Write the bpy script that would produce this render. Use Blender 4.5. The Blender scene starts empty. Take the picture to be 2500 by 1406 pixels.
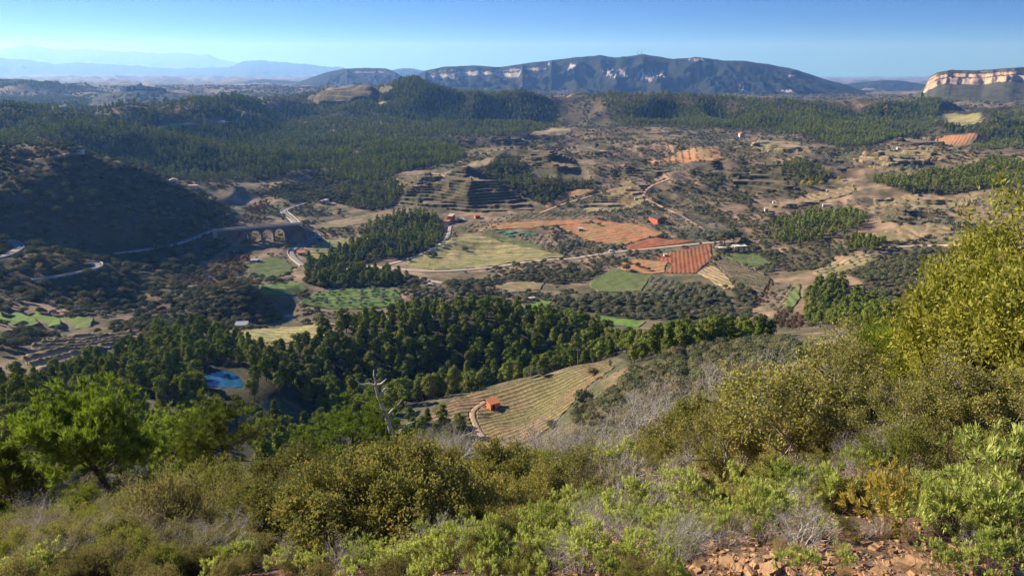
import bpy, bmesh, math, random
import numpy as np
from mathutils import Vector, Matrix
R = math.radians
rng = np.random.default_rng(7)
random.seed(7)
scn = bpy.context.scene
C = scn.collection

# ------------------------------------------------------------------ camera, sky, sun, exposure
F = 1853.0; PW, PH = 2500.0, 1406.0; PITCH = math.atan(553 / F)
cam_d = bpy.data.cameras.new('camera'); cam = bpy.data.objects.new('camera', cam_d); C.objects.link(cam)
cam_d.sensor_width = 36.0; cam_d.lens = 36.0 * F / PW
cam_d.clip_start = 0.1; cam_d.clip_end = 120000
cam.location = (0, 0, 0); cam.rotation_euler = (R(90) - PITCH, 0, 0)
scn.camera = cam
SUN_AZ = R(-64); SUN_EL = R(26)          # azimuth from +Y, towards +X positive
w = bpy.data.worlds.new('World'); scn.world = w; w.use_nodes = True
nt = w.node_tree; nt.nodes.clear()
sky = nt.nodes.new('ShaderNodeTexSky'); sky.sky_type = 'NISHITA'; sky.sun_disc = False
sky.sun_elevation = SUN_EL; sky.sun_rotation = SUN_AZ
sky.altitude = 500; sky.air_density = 1.0; sky.dust_density = 0.2; sky.ozone_density = 6.0
bg = nt.nodes.new('ShaderNodeBackground'); bg.inputs['Strength'].default_value = 0.09
wo = nt.nodes.new('ShaderNodeOutputWorld')
tc = nt.nodes.new('ShaderNodeTexCoord'); va = nt.nodes.new('ShaderNodeVectorMath'); va.operation = 'ADD'; va.inputs[1].default_value = (0, 0, .55)
nt.links.new(tc.outputs['Generated'], va.inputs[0]); nt.links.new(va.outputs[0], sky.inputs[0])
hsv = nt.nodes.new('ShaderNodeHueSaturation'); hsv.inputs['Hue'].default_value = .512; hsv.inputs['Saturation'].default_value = 1.2; hsv.inputs['Value'].default_value = 1.08
nt.links.new(sky.outputs[0], hsv.inputs['Color']); nt.links.new(hsv.outputs[0], bg.inputs[0]); nt.links.new(bg.outputs[0], wo.inputs[0])
sl = bpy.data.lights.new('sun', 'SUN'); so = bpy.data.objects.new('sun', sl); C.objects.link(so)
sl.energy = 5.0; sl.angle = R(0.53); sl.color = (1.0, 0.90, 0.76)
sd = Vector((math.sin(SUN_AZ) * math.cos(SUN_EL), math.cos(SUN_AZ) * math.cos(SUN_EL), math.sin(SUN_EL)))
so.rotation_euler = sd.to_track_quat('Z', 'Y').to_euler()
vs = scn.view_settings
vs.view_transform = 'Standard'; vs.look = 'None'; vs.exposure = 1.15; vs.gamma = 1.0; vs.use_curve_mapping = False
cy = scn.cycles
cy.use_denoising = True; cy.denoising_prefilter = 'ACCURATE'; cy.max_bounces = 5; cy.diffuse_bounces = 2; cy.glossy_bounces = 2; cy.transmission_bounces = 4
cy.volume_bounces = 2; cy.transparent_max_bounces = 4; cy.caustics_reflective = False; cy.caustics_refractive = False
cy.use_adaptive_sampling = True; cy.adaptive_threshold = 0.012

# ------------------------------------------------------------------ noise, projection
_perm = rng.permutation(4096); _val = rng.random(4096) * 2 - 1
def vnoise(x, y, seed=0):
    xi = np.floor(x).astype(np.int64); yi = np.floor(y).astype(np.int64)
    fx = x - xi; fy = y - yi
    fx = fx * fx * fx * (fx * (fx * 6 - 15) + 10); fy = fy * fy * fy * (fy * (fy * 6 - 15) + 10)
    def h(a, b): return _val[(_perm[(a + seed * 131) & 4095] + b * 7 + seed) & 4095]
    a = h(xi, yi); b = h(xi + 1, yi); c = h(xi, yi + 1); d = h(xi + 1, yi + 1)
    return (a * (1 - fx) + b * fx) * (1 - fy) + (c * (1 - fx) + d * fx) * fy
def fbm(x, y, o=4, seed=0, g=.5):
    r = 0; A = 1; n = 0
    for i in range(o):
        r = r + A * vnoise(x, y, seed + i); n += A; A *= g; x = x * 2.03 + 17.1; y = y * 2.03 + 5.3
    return r / n
def ridged(x, y, o=4, seed=0):
    r = 0; A = 1; n = 0
    for i in range(o):
        r = r + A * (1 - 2 * np.abs(vnoise(x, y, seed + i))); n += A; A *= .5; x = x * 2.03 + 9.7; y = y * 2.03 + 3.1
    return r / n
def sstep(a, b, x):
    t = np.clip((x - a) / (b - a), 0, 1); return t * t * (3 - 2 * t)
def ray(px, py):
    """pixel of the photograph -> (azimuth, slope z/d)"""
    px = np.asarray(px, float); py = np.asarray(py, float)
    x = (px - PW / 2) / F; u = (PH / 2 - py) / F
    y = math.cos(PITCH) + u * math.sin(PITCH); z = -math.sin(PITCH) + u * math.cos(PITCH)
    return np.arctan2(x, y), z / np.hypot(x, y)

# ------------------------------------------------------------------ terrain: control points (pixel x, pixel y, metres away)
CP = '''
1300 1318 5;1700 1300 4.6;2100 1265 4.4;2450 1235 4.1;900 1330 7.5;100 1380 8;500 1390 6.5;900 1400 4.5;1300 1400 3.2;1700 1400 2.8;2100 1400 2.7;2480 1400 2.6
100 1300 20;400 1290 22;700 1240 19;1000 1230 12;1300 1230 9;1700 1210 7.5;2100 1150 7;2450 1080 6
300 1255 35;650 1215 38;30 1270 34;1000 1200 26;1250 1190 20;1600 1130 18;1900 1110 14;2200 1040 12;2480 960 10
100 1240 60;600 1240 62;1000 1250 60;1250 1230 45;1400 1190 40;1600 1050 42;1800 1000 36;2100 930 34;2450 850 30
100 1120 105;600 1170 115;900 1210 110;1250 1240 110;1430 1120 90;1600 975 95;1750 945 90;1950 905 90;2250 850 90
60 1030 165;350 1100 170;650 1120 175;900 1120 170;1150 1130 170;1300 1090 185;1430 1010 165;1560 935 150;1700 895 150;1900 850 160;2300 800 160
10 960 235;250 985 215;430 965 225;550 945 238;620 945 238;550 905 256;640 915 250;700 1020 225;850 1040 225;1000 1030 222;1120 1000 222;1205 985 227;1300 985 222;1380 975 212;1450 940 205;1530 915 195;1620 870 195;1750 850 205;1900 820 215
60 930 268;200 920 272;330 905 268;480 890 275;1050 978 238;1150 960 236;1250 935 238;1400 895 240;1490 875 246
700 960 262;850 985 262;1000 975 262;1150 965 268;1300 930 268;1420 900 268;1540 855 262;1700 835 258;1850 815 262
650 875 292;850 840 300;1000 808 308;1150 792 312;1290 800 312;1400 825 308;1490 850 300
450 865 300;300 860 305;200 850 312;60 870 300
150 815 350;320 808 352;30 800 352;500 805 372;600 803 378;720 805 368;820 800 370;1000 790 385;1200 785 392;1400 795 385;1600 800 375;1750 790 372;1900 790 365
0 760 395;130 770 392;230 770 395;400 775 396;470 790 392;620 792 392;690 785 402;760 770 410;900 760 418
420 745 425;470 720 432;540 702 430;610 700 432;660 730 422;690 762 414;600 690 470;520 695 470
720 725 450;900 720 455;1000 710 463;1150 730 445;1300 740 438;1300 700 478;1450 700 480;1580 690 488;1500 770 410;1650 765 408;1650 700 470;1780 740 425
640 660 540;560 650 548;515 668 522;700 640 568;800 640 565;800 690 490
0 700 445;130 710 450;260 720 455;350 730 450;300 690 478;420 690 490;470 640 545
0 620 505;100 632 495;170 645 488;235 660 480;270 690 470;0 585 545;60 590 540;160 610 548;250 630 540
300 640 562;420 630 575;500 600 608;540 570 640;560 600 622;620 598 620;700 590 622;600 560 660;680 545 690
0 500 580;150 540 575;260 560 580;380 570 602;450 560 622;520 545 650
-300 385 640;-600 410 590;-300 600 450;-600 600 420;0 420 632;100 450 622;200 470 620;300 490 625;400 500 655;480 515 678;540 530 700
0 343 690;80 340 690;180 364 688;260 392 690;330 420 697;400 450 705;460 470 715;540 505 735
0 420 790;150 440 800;300 465 815;430 480 820
420 448 880;480 462 850;560 475 830;620 490 822;640 520 745;590 520 760;700 500 790;680 460 890;760 520 745;800 545 705
200 420 930;350 428 950;500 435 945;600 440 935
200 370 995;350 380 1005;480 395 990;600 405 980;700 410 975
60 350 1010;120 335 1035;200 312 1050;280 303 1055;350 318 1055;430 340 1050;560 368 1040;650 380 1030;740 398 1010;800 425 980;690 430 950
100 345 1250;300 345 1280;500 360 1260;650 370 1240;780 390 1180
850 460 870;900 440 905;850 410 1000;950 420 940;950 480 815;900 500 780;1000 395 1010;1080 380 1060;1140 385 1010
920 360 1180;1000 350 1170;1080 342 1180;1130 370 1080;1050 335 1260
700 340 1400;600 330 1500;500 310 1650;820 340 1330;880 330 1350;760 300 1580;850 280 1680;680 290 1700
900 300 1640;930 285 1720;1000 310 1640;1050 312 1600;1100 325 1540;1200 320 1560;1300 305 1600
700 258 1900;760 250 1940;850 255 1860;950 255 1860;1050 260 1830;1150 270 1780;1250 270 1760;1330 275 1730
650 262 2000;720 240 2050;780 222 2080;850 207 2100;930 202 2080;1000 192 2080;1060 194 2070;1130 212 2030;1190 225 1990;1215 222 1980;1260 212 1990;1330 238 1950;1400 243 1950
900 230 2500;1000 232 2500;1130 238 2450;1260 240 2450;720 250 2500;1400 252 2500;1600 252 2500;1800 262 2500;2000 270 2500;2300 258 2500
1170 515 735;1100 525 735;1300 515 735;1100 480 780;1200 470 785;1290 490 765;1110 420 852;1170 425 850;1030 430 850;960 440 850;970 500 765;920 520 740
1250 410 905;1180 395 950;1270 380 965;1330 425 880;1400 440 860;1430 415 900;1400 385 965;1330 372 1000;1300 366 1000;1300 350 1130;1230 355 1080
1180 600 625;1300 620 585;1400 600 610;1050 640 560;950 640 560;900 580 650;980 560 680;1050 520 735;850 560 675;760 590 640;720 620 592
1250 560 660;1400 560 660;1500 560 660;1600 545 685;1600 600 610;1700 600 610;1730 640 560;1700 670 520;1630 660 532
1500 490 775;1450 510 750;1600 470 800;1560 440 860;1500 400 960;1600 400 950;1500 350 1180;1400 340 1230;1600 350 1150;1500 320 1350
1450 295 1560;1400 275 1720;1500 270 1740;1560 300 1640;1680 320 1480;1750 340 1240;1650 375 1050;1750 390 970;1800 350 1170
1550 245 1880;1620 238 1880;1700 255 1840;1780 258 1840;1850 260 1830;1920 278 1780;2000 282 1750;2100 278 1760;2170 262 1800;2250 245 1850;2320 243 1850;2400 250 1830;2490 252 1820
1600 290 1700;1700 295 1660;1800 310 1570;1900 320 1510;2000 330 1440;2100 345 1340;2200 330 1440;2350 285 1660;2450 300 1580
2300 340 1260;2340 365 1120;2400 345 1230;2480 350 1200;2200 370 1090;2000 370 1080;1900 370 1080
1760 415 905;1850 402 930;1940 398 940;2020 400 940;2080 420 900;1820 440 850;1900 450 838;1850 480 795;1750 460 830;1700 480 800;1770 520 735
2000 455 840;2080 455 840;1900 500 765;2000 500 760;2100 480 790;2150 440 880;2300 430 890;2400 430 880;2480 430 870;2400 480 780;2480 500 745;2250 490 775
1850 540 690;1950 540 690;2050 540 690;2150 530 705;2250 550 670;2350 560 652;2450 560 650
1800 600 610;1900 590 625;2000 580 635;2100 570 645;2200 595 608;2300 600 598;2400 597 598;2480 600 590
1780 640 560;1850 650 545;1870 700 480;1800 680 505;1930 640 560;2050 625 570;2150 620 572;2240 640 545;2320 640 540
1850 740 435;1920 730 440;1980 700 462;2100 690 470;2200 690 470;2300 690 465
1970 790 375;2100 780 378;2250 770 380;1850 780 385;2400 760 372;2480 640 535
0 262 2150;60 264 2100;130 278 1980;170 298 1850;0 310 1650;80 325 1500;160 320 1600
250 318 1650;380 310 1720;450 300 1800;560 292 1880;600 275 2100;450 268 2350;300 272 2250;220 280 2050;120 255 2500;0 245 2700
0 196 3600;80 202 3560;160 212 3500;240 222 3400;300 232 3200;200 240 2950;100 240 2950
270 228 3050;310 219 3060;345 217 3060;400 225 3050;450 230 3000;520 233 2950;620 230 2950;660 235 2900;560 255 2450
0 214 4700;200 214 4700;400 216 4600;600 214 4600;800 214 4600;1100 222 4000;1400 238 3600;1700 240 3600;2000 245 3600;2300 240 3400;2500 240 3400
0 204 9000;400 204 9000;800 204 9000;1200 215 8000;1700 225 8000;2200 225 8000;2500 225 8000
0 189 16000;400 190 16000;800 190 16000;1200 195 16000;1700 200 16000;2500 200 16000
0 183 40000;600 183 40000;1200 185 40000;1800 190 40000;2500 190 40000
'''
A0, S0, L0 = [], [], []
for t in CP.replace('\n', ';').split(';'):
    if t.strip():
        a, b, c = map(float, t.split()); az, s = ray(a, b)
        A0.append(float(az)); S0.append(float(s)); L0.append(math.log(c))
for azd in range(-180, 180, 15):                       # under the viewer and round the back
    k = math.cos(R(azd)); q = math.sin(R(azd))
    A0.append(R(azd)); S0.append(-1.72 / .7); L0.append(math.log(.7)); A0.append(R(azd)); S0.append(-1.75 / 1.4); L0.append(math.log(1.4))
    if abs(azd) > 50:
        for dd in (3, 10, 40, 150, 600, 3000, 12000, 40000):
            slope = (-.32 * k + (.10 if abs(azd) < 120 else .22)) * math.exp(-dd / 500)
            zz = -1.72 + min(dd, 500) * slope * .9 - (120 + 30 * (azd < 0)) * (1 - math.exp(-dd / 400)) * (1 if abs(azd) < 110 else .3)
            A0.append(R(azd)); S0.append(zz / dd); L0.append(math.log(dd))
A0, S0, L0 = map(np.array, (A0, S0, L0))
NC = len(A0); RC = .035
def _ker(a, l):
    dx = np.sin(a)[:, None] - np.sin(A0)[None]; dy = np.cos(a)[:, None] - np.cos(A0)[None]
    return np.sqrt(dx ** 2 + dy ** 2 + (l[:, None] - L0[None]) ** 2 + RC ** 2)
_K = np.ones((NC + 1, NC + 1)); _K[NC, NC] = 0; _K[:NC, :NC] = _ker(A0, L0) - 0.002 * np.eye(NC)
_w = np.linalg.solve(_K, np.append(S0, 0)); _w0 = _w[NC]; _w = _w[:NC]
def seg(a, b, st): return np.linspace(a, b, int(math.ceil((b - a) / st)), endpoint=False)
GA = np.concatenate([seg(-180, -60, 5), seg(-60, -40, .5), seg(-40, 40, .14), seg(40, 60, .5), seg(60, 180, 5)]) * math.pi / 180
GL = np.concatenate([seg(math.log(.6), math.log(15), .035), seg(math.log(15), math.log(200), .018), seg(math.log(200), math.log(2600), .0065),
                     seg(math.log(2600), math.log(52000), .025)])
NA, NL = len(GA), len(GL)
AA, LL = np.meshgrid(GA, GL, indexing='ij')
SS = np.empty(NA * NL); af, lf = AA.ravel(), LL.ravel()
for i in range(0, NA * NL, 20000):
    SS[i:i + 20000] = _ker(af[i:i + 20000], lf[i:i + 20000]) @ _w + _w0
SS = SS.reshape(NA, NL); DD = np.exp(LL)
GX, GY = np.sin(AA) * DD, np.cos(AA) * DD
GZ = SS * DD
# relief: gullies and hummocks, growing with distance from the viewer
am = np.clip(DD - 60, 0, 1e9)
amp = np.minimum(am * .02, 28) * sstep(60, 400, DD) + np.minimum(am * .004, 60) * sstep(2600, 8000, DD)
flat = np.exp(-((GZ + 142) / 6) ** 2) * (DD < 800)                 # the valley floor stays smooth
amp = amp * (1 - .85 * flat)
fr_ = sstep(900, 1700, DD)
GZ += amp * ((1 - fr_) * (.55 * ridged(GX / 95, GY / 95, 3, 11) - .12) + fr_ * (.75 * ridged(GX / 330, GY / 330, 4, 13) - .3) + .22 * fbm(GX / 28, GY / 28, 3, 21) * (1 - .6 * fr_))
hill = sstep(-132, -98, GZ) * sstep(560, 700, DD) * (DD < 5000)
far_ = sstep(1000, 1400, DD)
GZ += hill * ((1 - far_) * 4 * np.minimum(0, ridged(GX / 130, GY / 130, 3, 15) - .75) + far_ * 75 * np.minimum(0, ridged(GX / 430, GY / 430, 3, 19) - .7))
low_ = sstep(1120, 1350, DD) * (1 - sstep(2300, 2800, DD)) * (1 - sstep(R(-19), R(-13), AA))
GZ += low_ * (1 - .6 * sstep(1600, 2300, DD)) * 105 * np.maximum(0, ridged(GX / 560 + .4, GY / 560, 2, 23) - .3)
GZ += sstep(2600, 6000, DD) * np.minimum(DD * .004, 45) * ridged(GX / 900, GY / 900, 4, 31)
GZ += .10 * fbm(GX / .9, GY / .9, 3, 41) * sstep(1.2, 3, DD) * (DD < 300) + .6 * fbm(GX / 7, GY / 7, 3, 51) * sstep(8, 40, DD)

def gidx(az, L):
    i = np.clip(np.searchsorted(GA, az) - 1, 0, NA - 2); j = np.clip(np.searchsorted(GL, L) - 1, 0, NL - 2)
    return i, np.clip((az - GA[i]) / (GA[i + 1] - GA[i]), 0, 1), j, np.clip((L - GL[j]) / (GL[j + 1] - GL[j]), 0, 1)
def HAL(az, L):
    i, u, j, v = gidx(np.asarray(az, float), np.asarray(L, float))
    return (GZ[i, j] * (1 - u) + GZ[i + 1, j] * u) * (1 - v) + (GZ[i, j + 1] * (1 - u) + GZ[i + 1, j + 1] * u) * v
def al(x, y):
    return np.arctan2(x, y), np.log(np.maximum(np.hypot(x, y), .61))
def H(x, y): return HAL(*al(np.asarray(x, float), np.asarray(y, float)))
def hit(px, py, dmin=1.5):
    """where the line of sight through a pixel first meets the ground -> x, y, z, d"""
    az, s = ray(px, py); az = float(az); s = float(s)
    i = int(np.clip(np.searchsorted(GA, az) - 1, 0, NA - 2)); u = (az - GA[i]) / (GA[i + 1] - GA[i])
    col = (GZ[i] * (1 - u) + GZ[i + 1] * u) / np.exp(GL)
    j = np.nonzero((col >= s) & (GL > math.log(dmin)))[0]
    if len(j) == 0 or j[0] == 0: j = NL - 2; L = GL[-2]
    else:
        j = j[0]; a, b = col[j - 1], col[j]
        L = GL[j - 1] + (GL[j] - GL[j - 1]) * float(np.clip((s - a) / (b - a + 1e-12), 0, 1)) if b > a else GL[j]
    d = math.exp(L); x, y = math.sin(az) * d, math.cos(az) * d
    return x, y, float(H(x, y)), d
def pxscale(d): return F / d          # photograph pixels per metre, about
def toal(pts): 
    h = [hit(*p[:2]) for p in pts]
    return np.array([[math.atan2(q[0], q[1]), math.log(q[3])] for q in h])
def inpoly(a, l, P):
    r = np.zeros(np.shape(a), bool); n = len(P)
    for i in range(n):
        x1, y1 = P[i]; x2, y2 = P[(i + 1) % n]
        if y1 == y2: continue
        c = ((y1 > l) != (y2 > l)) & (a < (x2 - x1) * (l - y1) / (y2 - y1) + x1); r ^= c
    return r
# ------------------------------------------------------------------ materials
def mat(name): 
    m = bpy.data.materials.new(name); m.use_nodes = True; m.node_tree.nodes.clear(); return m, m.node_tree
def nn(t, ty, **k):
    n = t.nodes.new('ShaderNode' + ty)
    for a, b in k.items():
        if hasattr(n, a): setattr(n, a, b)
        else: n.inputs[a].default_value = b
    return n
def ramp(t, src, stops, interp='LINEAR'):
    r = t.nodes.new('ShaderNodeValToRGB'); r.color_ramp.interpolation = interp
    e = r.color_ramp.elements
    while len(e) < len(stops): e.new(.5)
    for q, (p, c) in zip(e, stops): q.position = p; q.color = (*c, 1) if len(c) == 3 else c
    t.links.new(src, r.inputs[0]); return r.outputs[0]
def noise(t, scale, detail=5, rough=.6, vec=None, dist=0):
    n = nn(t, 'TexNoise'); n.inputs['Scale'].default_value = scale; n.inputs['Detail'].default_value = detail
    n.inputs['Roughness'].default_value = rough; n.inputs['Distortion'].default_value = dist
    if vec is not None: t.links.new(vec, n.inputs['Vector'])
    return n.outputs['Fac']
def mix(t, f, a, b, bt='MIX'):
    n = t.nodes.new('ShaderNodeMix'); n.data_type = 'RGBA'; n.blend_type = bt
    for s, v in ((n.inputs['Factor'], f), (n.inputs[6], a), (n.inputs[7], b)):
        if hasattr(v, 'is_linked') or hasattr(v, 'links'): t.links.new(v, s)
        elif isinstance(v, (int, float)): s.default_value = v
        else: s.default_value = (*v, 1)
    return n.outputs[2]
def mth(t, op, a, b=None, c=None):
    n = t.nodes.new('ShaderNodeMath'); n.operation = op
    for s, v in zip(n.inputs, (a, b, c)):
        if v is None: continue
        if hasattr(v, 'links'): t.links.new(v, s)
        else: s.default_value = v
    return n.outputs[0]
def pos(t): return nn(t, 'NewGeometry').outputs['Position']
def attr(t, n, out='Fac'):
    a = nn(t, 'Attribute'); a.attribute_name = n; return a.outputs[out]
def fin(m, t, col, rough=.95, bump=None, bs=.3, bd=.2, spec=.15):
    p = nn(t, 'BsdfPrincipled'); o = nn(t, 'OutputMaterial')
    if hasattr(col, 'links'): t.links.new(col, p.inputs['Base Color'])
    else: p.inputs['Base Color'].default_value = (*col, 1)
    p.inputs['Roughness'].default_value = rough; p.inputs['Specular IOR Level'].default_value = spec
    if bump is not None:
        b = nn(t, 'Bump'); b.inputs['Strength'].default_value = bs; b.inputs['Distance'].default_value = bd
        t.links.new(bump, b.inputs['Height']); t.links.new(b.outputs[0], p.inputs['Normal'])
    t.links.new(p.outputs[0], o.inputs[0]); return m
def plain(name, c, rough=.85, var=.25, scale=1.5, bump=.2):
    m, t = mat(name); n = noise(t, scale, 6, .65, pos(t))
    lo = tuple(v * (1 - var) for v in c); hi = tuple(min(1, v * (1 + var)) for v in c)
    return fin(m, t, ramp(t, n, [(.3, lo), (.7, hi)]), rough, n, bump, .05)
M = {}
def ground_mat():
    m, t = mat('hill_ground'); p = pos(t)
    big = noise(t, .006, 5, .6, p); mid = noise(t, .05, 6, .65, p); fine = noise(t, .6, 6, .7, p); tiny = noise(t, 9, 5, .7, p)
    soil = ramp(t, mid, [(.25, (.15, .095, .06)), (.5, (.25, .165, .10)), (.72, (.36, .25, .165))])
    scrub = ramp(t, fine, [(.25, (.03, .036, .017)), (.5, (.075, .078, .038)), (.75, (.16, .14, .075))])
    f = ramp(t, mth(t, 'ADD', mth(t, 'MULTIPLY', big, .6), mth(t, 'MULTIPLY', mid, .6)), [(.50, (0, 0, 0)), (.68, (1, 1, 1))])
    c = mix(t, f, scrub, soil)
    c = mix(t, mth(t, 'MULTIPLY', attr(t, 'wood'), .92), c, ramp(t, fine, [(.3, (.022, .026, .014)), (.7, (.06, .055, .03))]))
    near = ramp(t, tiny, [(.25, (.05, .033, .02)), (.5, (.16, .10, .06)), (.75, (.30, .20, .125))])
    c = mix(t, attr(t, 'near'), c, near)
    return fin(m, t, c, .97, mth(t, 'ADD', fine, tiny), .5, .25)
M['ground'] = ground_mat()
def mountain_mat(name, rock=((.20, .16, .135), (.44, .36, .30)), veg=((.006, .010, .008), (.022, .027, .017))):
    m, t = mat(name); p = pos(t)
    n = noise(t, .004, 7, .7, p); n2 = noise(t, .02, 6, .7, p)
    v = nn(t, 'Mapping'); v.inputs['Scale'].default_value = (.006, .006, .022); t.links.new(p, v.inputs[0])
    st = noise(t, 1, 6, .7, v.outputs[0], .6)
    rk = ramp(t, st, [(.35, rock[0]), (.6, rock[1])])
    vg = ramp(t, n2, [(.3, veg[0]), (.75, veg[1])])
    vg = mix(t, ramp(t, n, [(.55, (0, 0, 0)), (.75, (1, 1, 1))]), vg, (.055, .05, .032))
    f = mth(t, 'ADD', attr(t, 'rock'), mth(t, 'MULTIPLY', mth(t, 'SUBTRACT', n2, .5), 1.1))
    return fin(m, t, mix(t, ramp(t, f, [(.42, (0, 0, 0)), (.6, (1, 1, 1))]), vg, rk), .97, n2, .6, 12)
M['mountain'] = mountain_mat('wooded_limestone')
M['mesa'] = mountain_mat('ochre_limestone', ((.30, .185, .11), (.56, .38, .25)), ((.035, .040, .022), (.10, .095, .055)))

# ------------------------------------------------------------------ object helpers
def tag(o, label=None, cat=None, group=None, kind=None):
    if label: o['label'] = label
    if cat: o['category'] = cat
    if group: o['group'] = group
    if kind: o['kind'] = kind
    return o
def mesh(name, v, f, m=None, attrs=None, smooth=False):
    """fast mesh from arrays; f is an (n,4) or (n,3) index array or a list of lists"""
    me = bpy.data.meshes.new(name); v = np.asarray(v, np.float32)
    if isinstance(f, np.ndarray):
        k = f.shape[1]; n = len(f)
        me.vertices.add(len(v)); me.vertices.foreach_set('co', v.ravel())
        me.loops.add(n * k); me.loops.foreach_set('vertex_index', f.astype(np.int32).ravel())
        me.polygons.add(n); me.polygons.foreach_set('loop_start', np.arange(0, n * k, k, dtype=np.int32))
        try: me.polygons.foreach_set('loop_total', np.full(n, k, np.int32))
        except Exception: pass
    else: me.from_pydata([tuple(q) for q in v], [], f)
    for an, av in (attrs or {}).items():
        if np.ndim(av) == 1:
            a = me.attributes.new(an, 'FLOAT', 'POINT'); a.data.foreach_set('value', np.asarray(av, np.float32))
        else:
            a = me.attributes.new(an, 'FLOAT_VECTOR', 'POINT'); a.data.foreach_set('vector', np.asarray(av, np.float32).ravel())
    me.update(calc_edges=True); me.validate() if not isinstance(f, np.ndarray) else None
    if m is not None: me.materials.append(m)
    if smooth: me.polygons.foreach_set('use_smooth', np.ones(len(me.polygons), bool))
    return me
def link(name, me, parent=None, loc=None):
    o = bpy.data.objects.new(name, me); C.objects.link(o)
    if parent is not None: o.parent = parent
    if loc is not None: o.location = loc
    return o
def empty(name, loc, rz=0, sc=1):
    o = link(name, None, None, loc); o.rotation_euler = (0, 0, rz); o.scale = (sc, sc, sc); o.empty_display_size = .1
    return o
def gridfaces(n, k, mask=None):
    i = np.arange(n - 1)[:, None]; j = np.arange(k - 1)[None]
    a = i * k + j; f = np.stack([a, a + k, a + k + 1, a + 1], -1)
    return (f.reshape(-1, 4) if mask is None else f[mask])
# ------------------------------------------------------------------ far mountains (each its own body standing on the plain)
def ridge(name, crest, base_py, dc, db, m, cliffs=(), rough=.35, top=.0, label=None, step=3, seed=0, rows=60, patches=(), relief=1.0, jag=1.2):
    xs = np.array([c[0] for c in crest], float); ys = np.array([c[1] for c in crest], float)
    px = np.arange(xs[0], xs[-1] + step, step); py = np.interp(px, xs, ys)
    t = np.concatenate([np.linspace(0, 1, rows), np.linspace(1.05, 1.8, 12)])
    az = ray(px, np.full_like(px, 200.0))[0]
    sc = ray(px, py + jag * fbm(px / 26, px * 0, 5, seed + 3, .65))[1]; sb = ray(px, np.full_like(px, base_py))[1]
    zc, zb = sc * dc, sb * db
    cl = np.zeros_like(px)
    for (a, b, c) in cliffs: cl = np.maximum(cl, c * sstep(a - 6, a + 10, px) * (1 - sstep(b - 10, b + 6, px)))
    cl = cl * (1 + .3 * fbm(px / 70, px * 0, 3, seed + 9))
    T, X = np.meshgrid(t, px); CLF = np.repeat(cl[:, None], len(t), 1)
    edge = .80 + .05 * fbm(X / 30, T * 0, 3, seed)
    g1 = (1 - CLF) * np.clip(T / edge, 0, 1) ** 1.15
    g2 = CLF * .88 * (.5 * sstep(0, 1, (T - edge) / .022) + .3 * sstep(0, 1, (T - edge - .055 - .02 * fbm(X / 25, T * 0, 3, seed + 5)) / .02) + .2 * sstep(0, 1, (T - edge - .11 - .02 * fbm(X / 18, T * 0, 3, seed + 6)) / .02)) + CLF * .12 * np.clip((T - edge) / (1 - edge), 0, 1)
    g = np.where(cl[:, None] > .01, np.where(T < edge, g1, (1 - CLF) + g2), np.clip(T, 0, 1) ** (1.25 - .3 * sstep(.6, 1, T)))
    back = np.clip(T - 1, 0, 1)
    D = db + (dc - db) * T
    Z = zb[:, None] + (zc - zb)[:, None] * g - back * (zc - zb)[:, None] * 1.25
    x, y = np.sin(az)[:, None] * D, np.cos(az)[:, None] * D
    hgt = (zc - zb)[:, None]
    wl = np.mean(hgt) * 1.3
    body = np.sin(np.clip(T, 0, 1) * math.pi) ** .7 * (1 - .85 * sstep(.7, .8, T) * (CLF > .01))
    Z = Z + relief * rough * hgt * body * (.55 * (ridged(x / wl, y / wl, 4, seed + 40) - .35) + .2 * fbm(x / wl * 4, y / wl * 4, 3, seed + 60))
    dr = rough * .08 * hgt * (CLF > .01) * sstep(.7, .8, T) * (1 - sstep(.97, 1, T)) * fbm(X / 34, T * 45, 5, seed + 80)
    x, y = x + np.sin(az)[:, None] * dr, y + np.cos(az)[:, None] * dr
    rock = np.zeros_like(Z)
    steep = np.abs(np.gradient(g, axis=1)) / np.abs(np.gradient(T, axis=1)).clip(1e-6)
    rock = np.where(CLF > .01, sstep(1.8, 4.0, steep) * .9 * (T < 1.01), 0)
    # pixel row of every vertex, for the bare rock faces lower on the slope
    s = Z / np.hypot(x, y); vy = 703 + F * np.tan(-np.arctan(s * np.cos(az)[:, None]) - PITCH)
    for (x0, y0, x1, y1, st) in patches:
        cx, cyy, rx, ry = (x0 + x1) / 2, (y0 + y1) / 2, (x1 - x0) / 2, (y1 - y0) / 2
        e = 1 - np.hypot((X - cx) / rx, (vy - cyy) / ry) + 1.1 * fbm(X / 6, vy / 7, 4, seed + 90, .7)
        k = sstep(.15, .6, e) * (T < 1)
        rock = np.maximum(rock, k * st)
        q = k * .05 * hgt * ridged(X / 6, vy / 30, 3, seed + 95)
        x, y = x - np.sin(az)[:, None] * q, y - np.cos(az)[:, None] * q
    v = np.stack([x, y, Z], -1).reshape(-1, 3)
    me = mesh(name, v, gridfaces(len(px), len(t)), m, {'rock': rock.ravel()}, smooth=False)
    o = link(name, me); tag(o, label, None, None, 'structure'); return o
VILLAGE = [(170, 262), (220, 241), (270, 227), (310, 219), (345, 216), (385, 220), (430, 227), (520, 231), (620, 228), (660, 231), (720, 246), (760, 262)]
M['scrubhill'] = mountain_mat('scrubby_hill', ((.25, .19, .13), (.38, .30, .20)), ((.02, .026, .014), (.085, .08, .045)))
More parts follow.
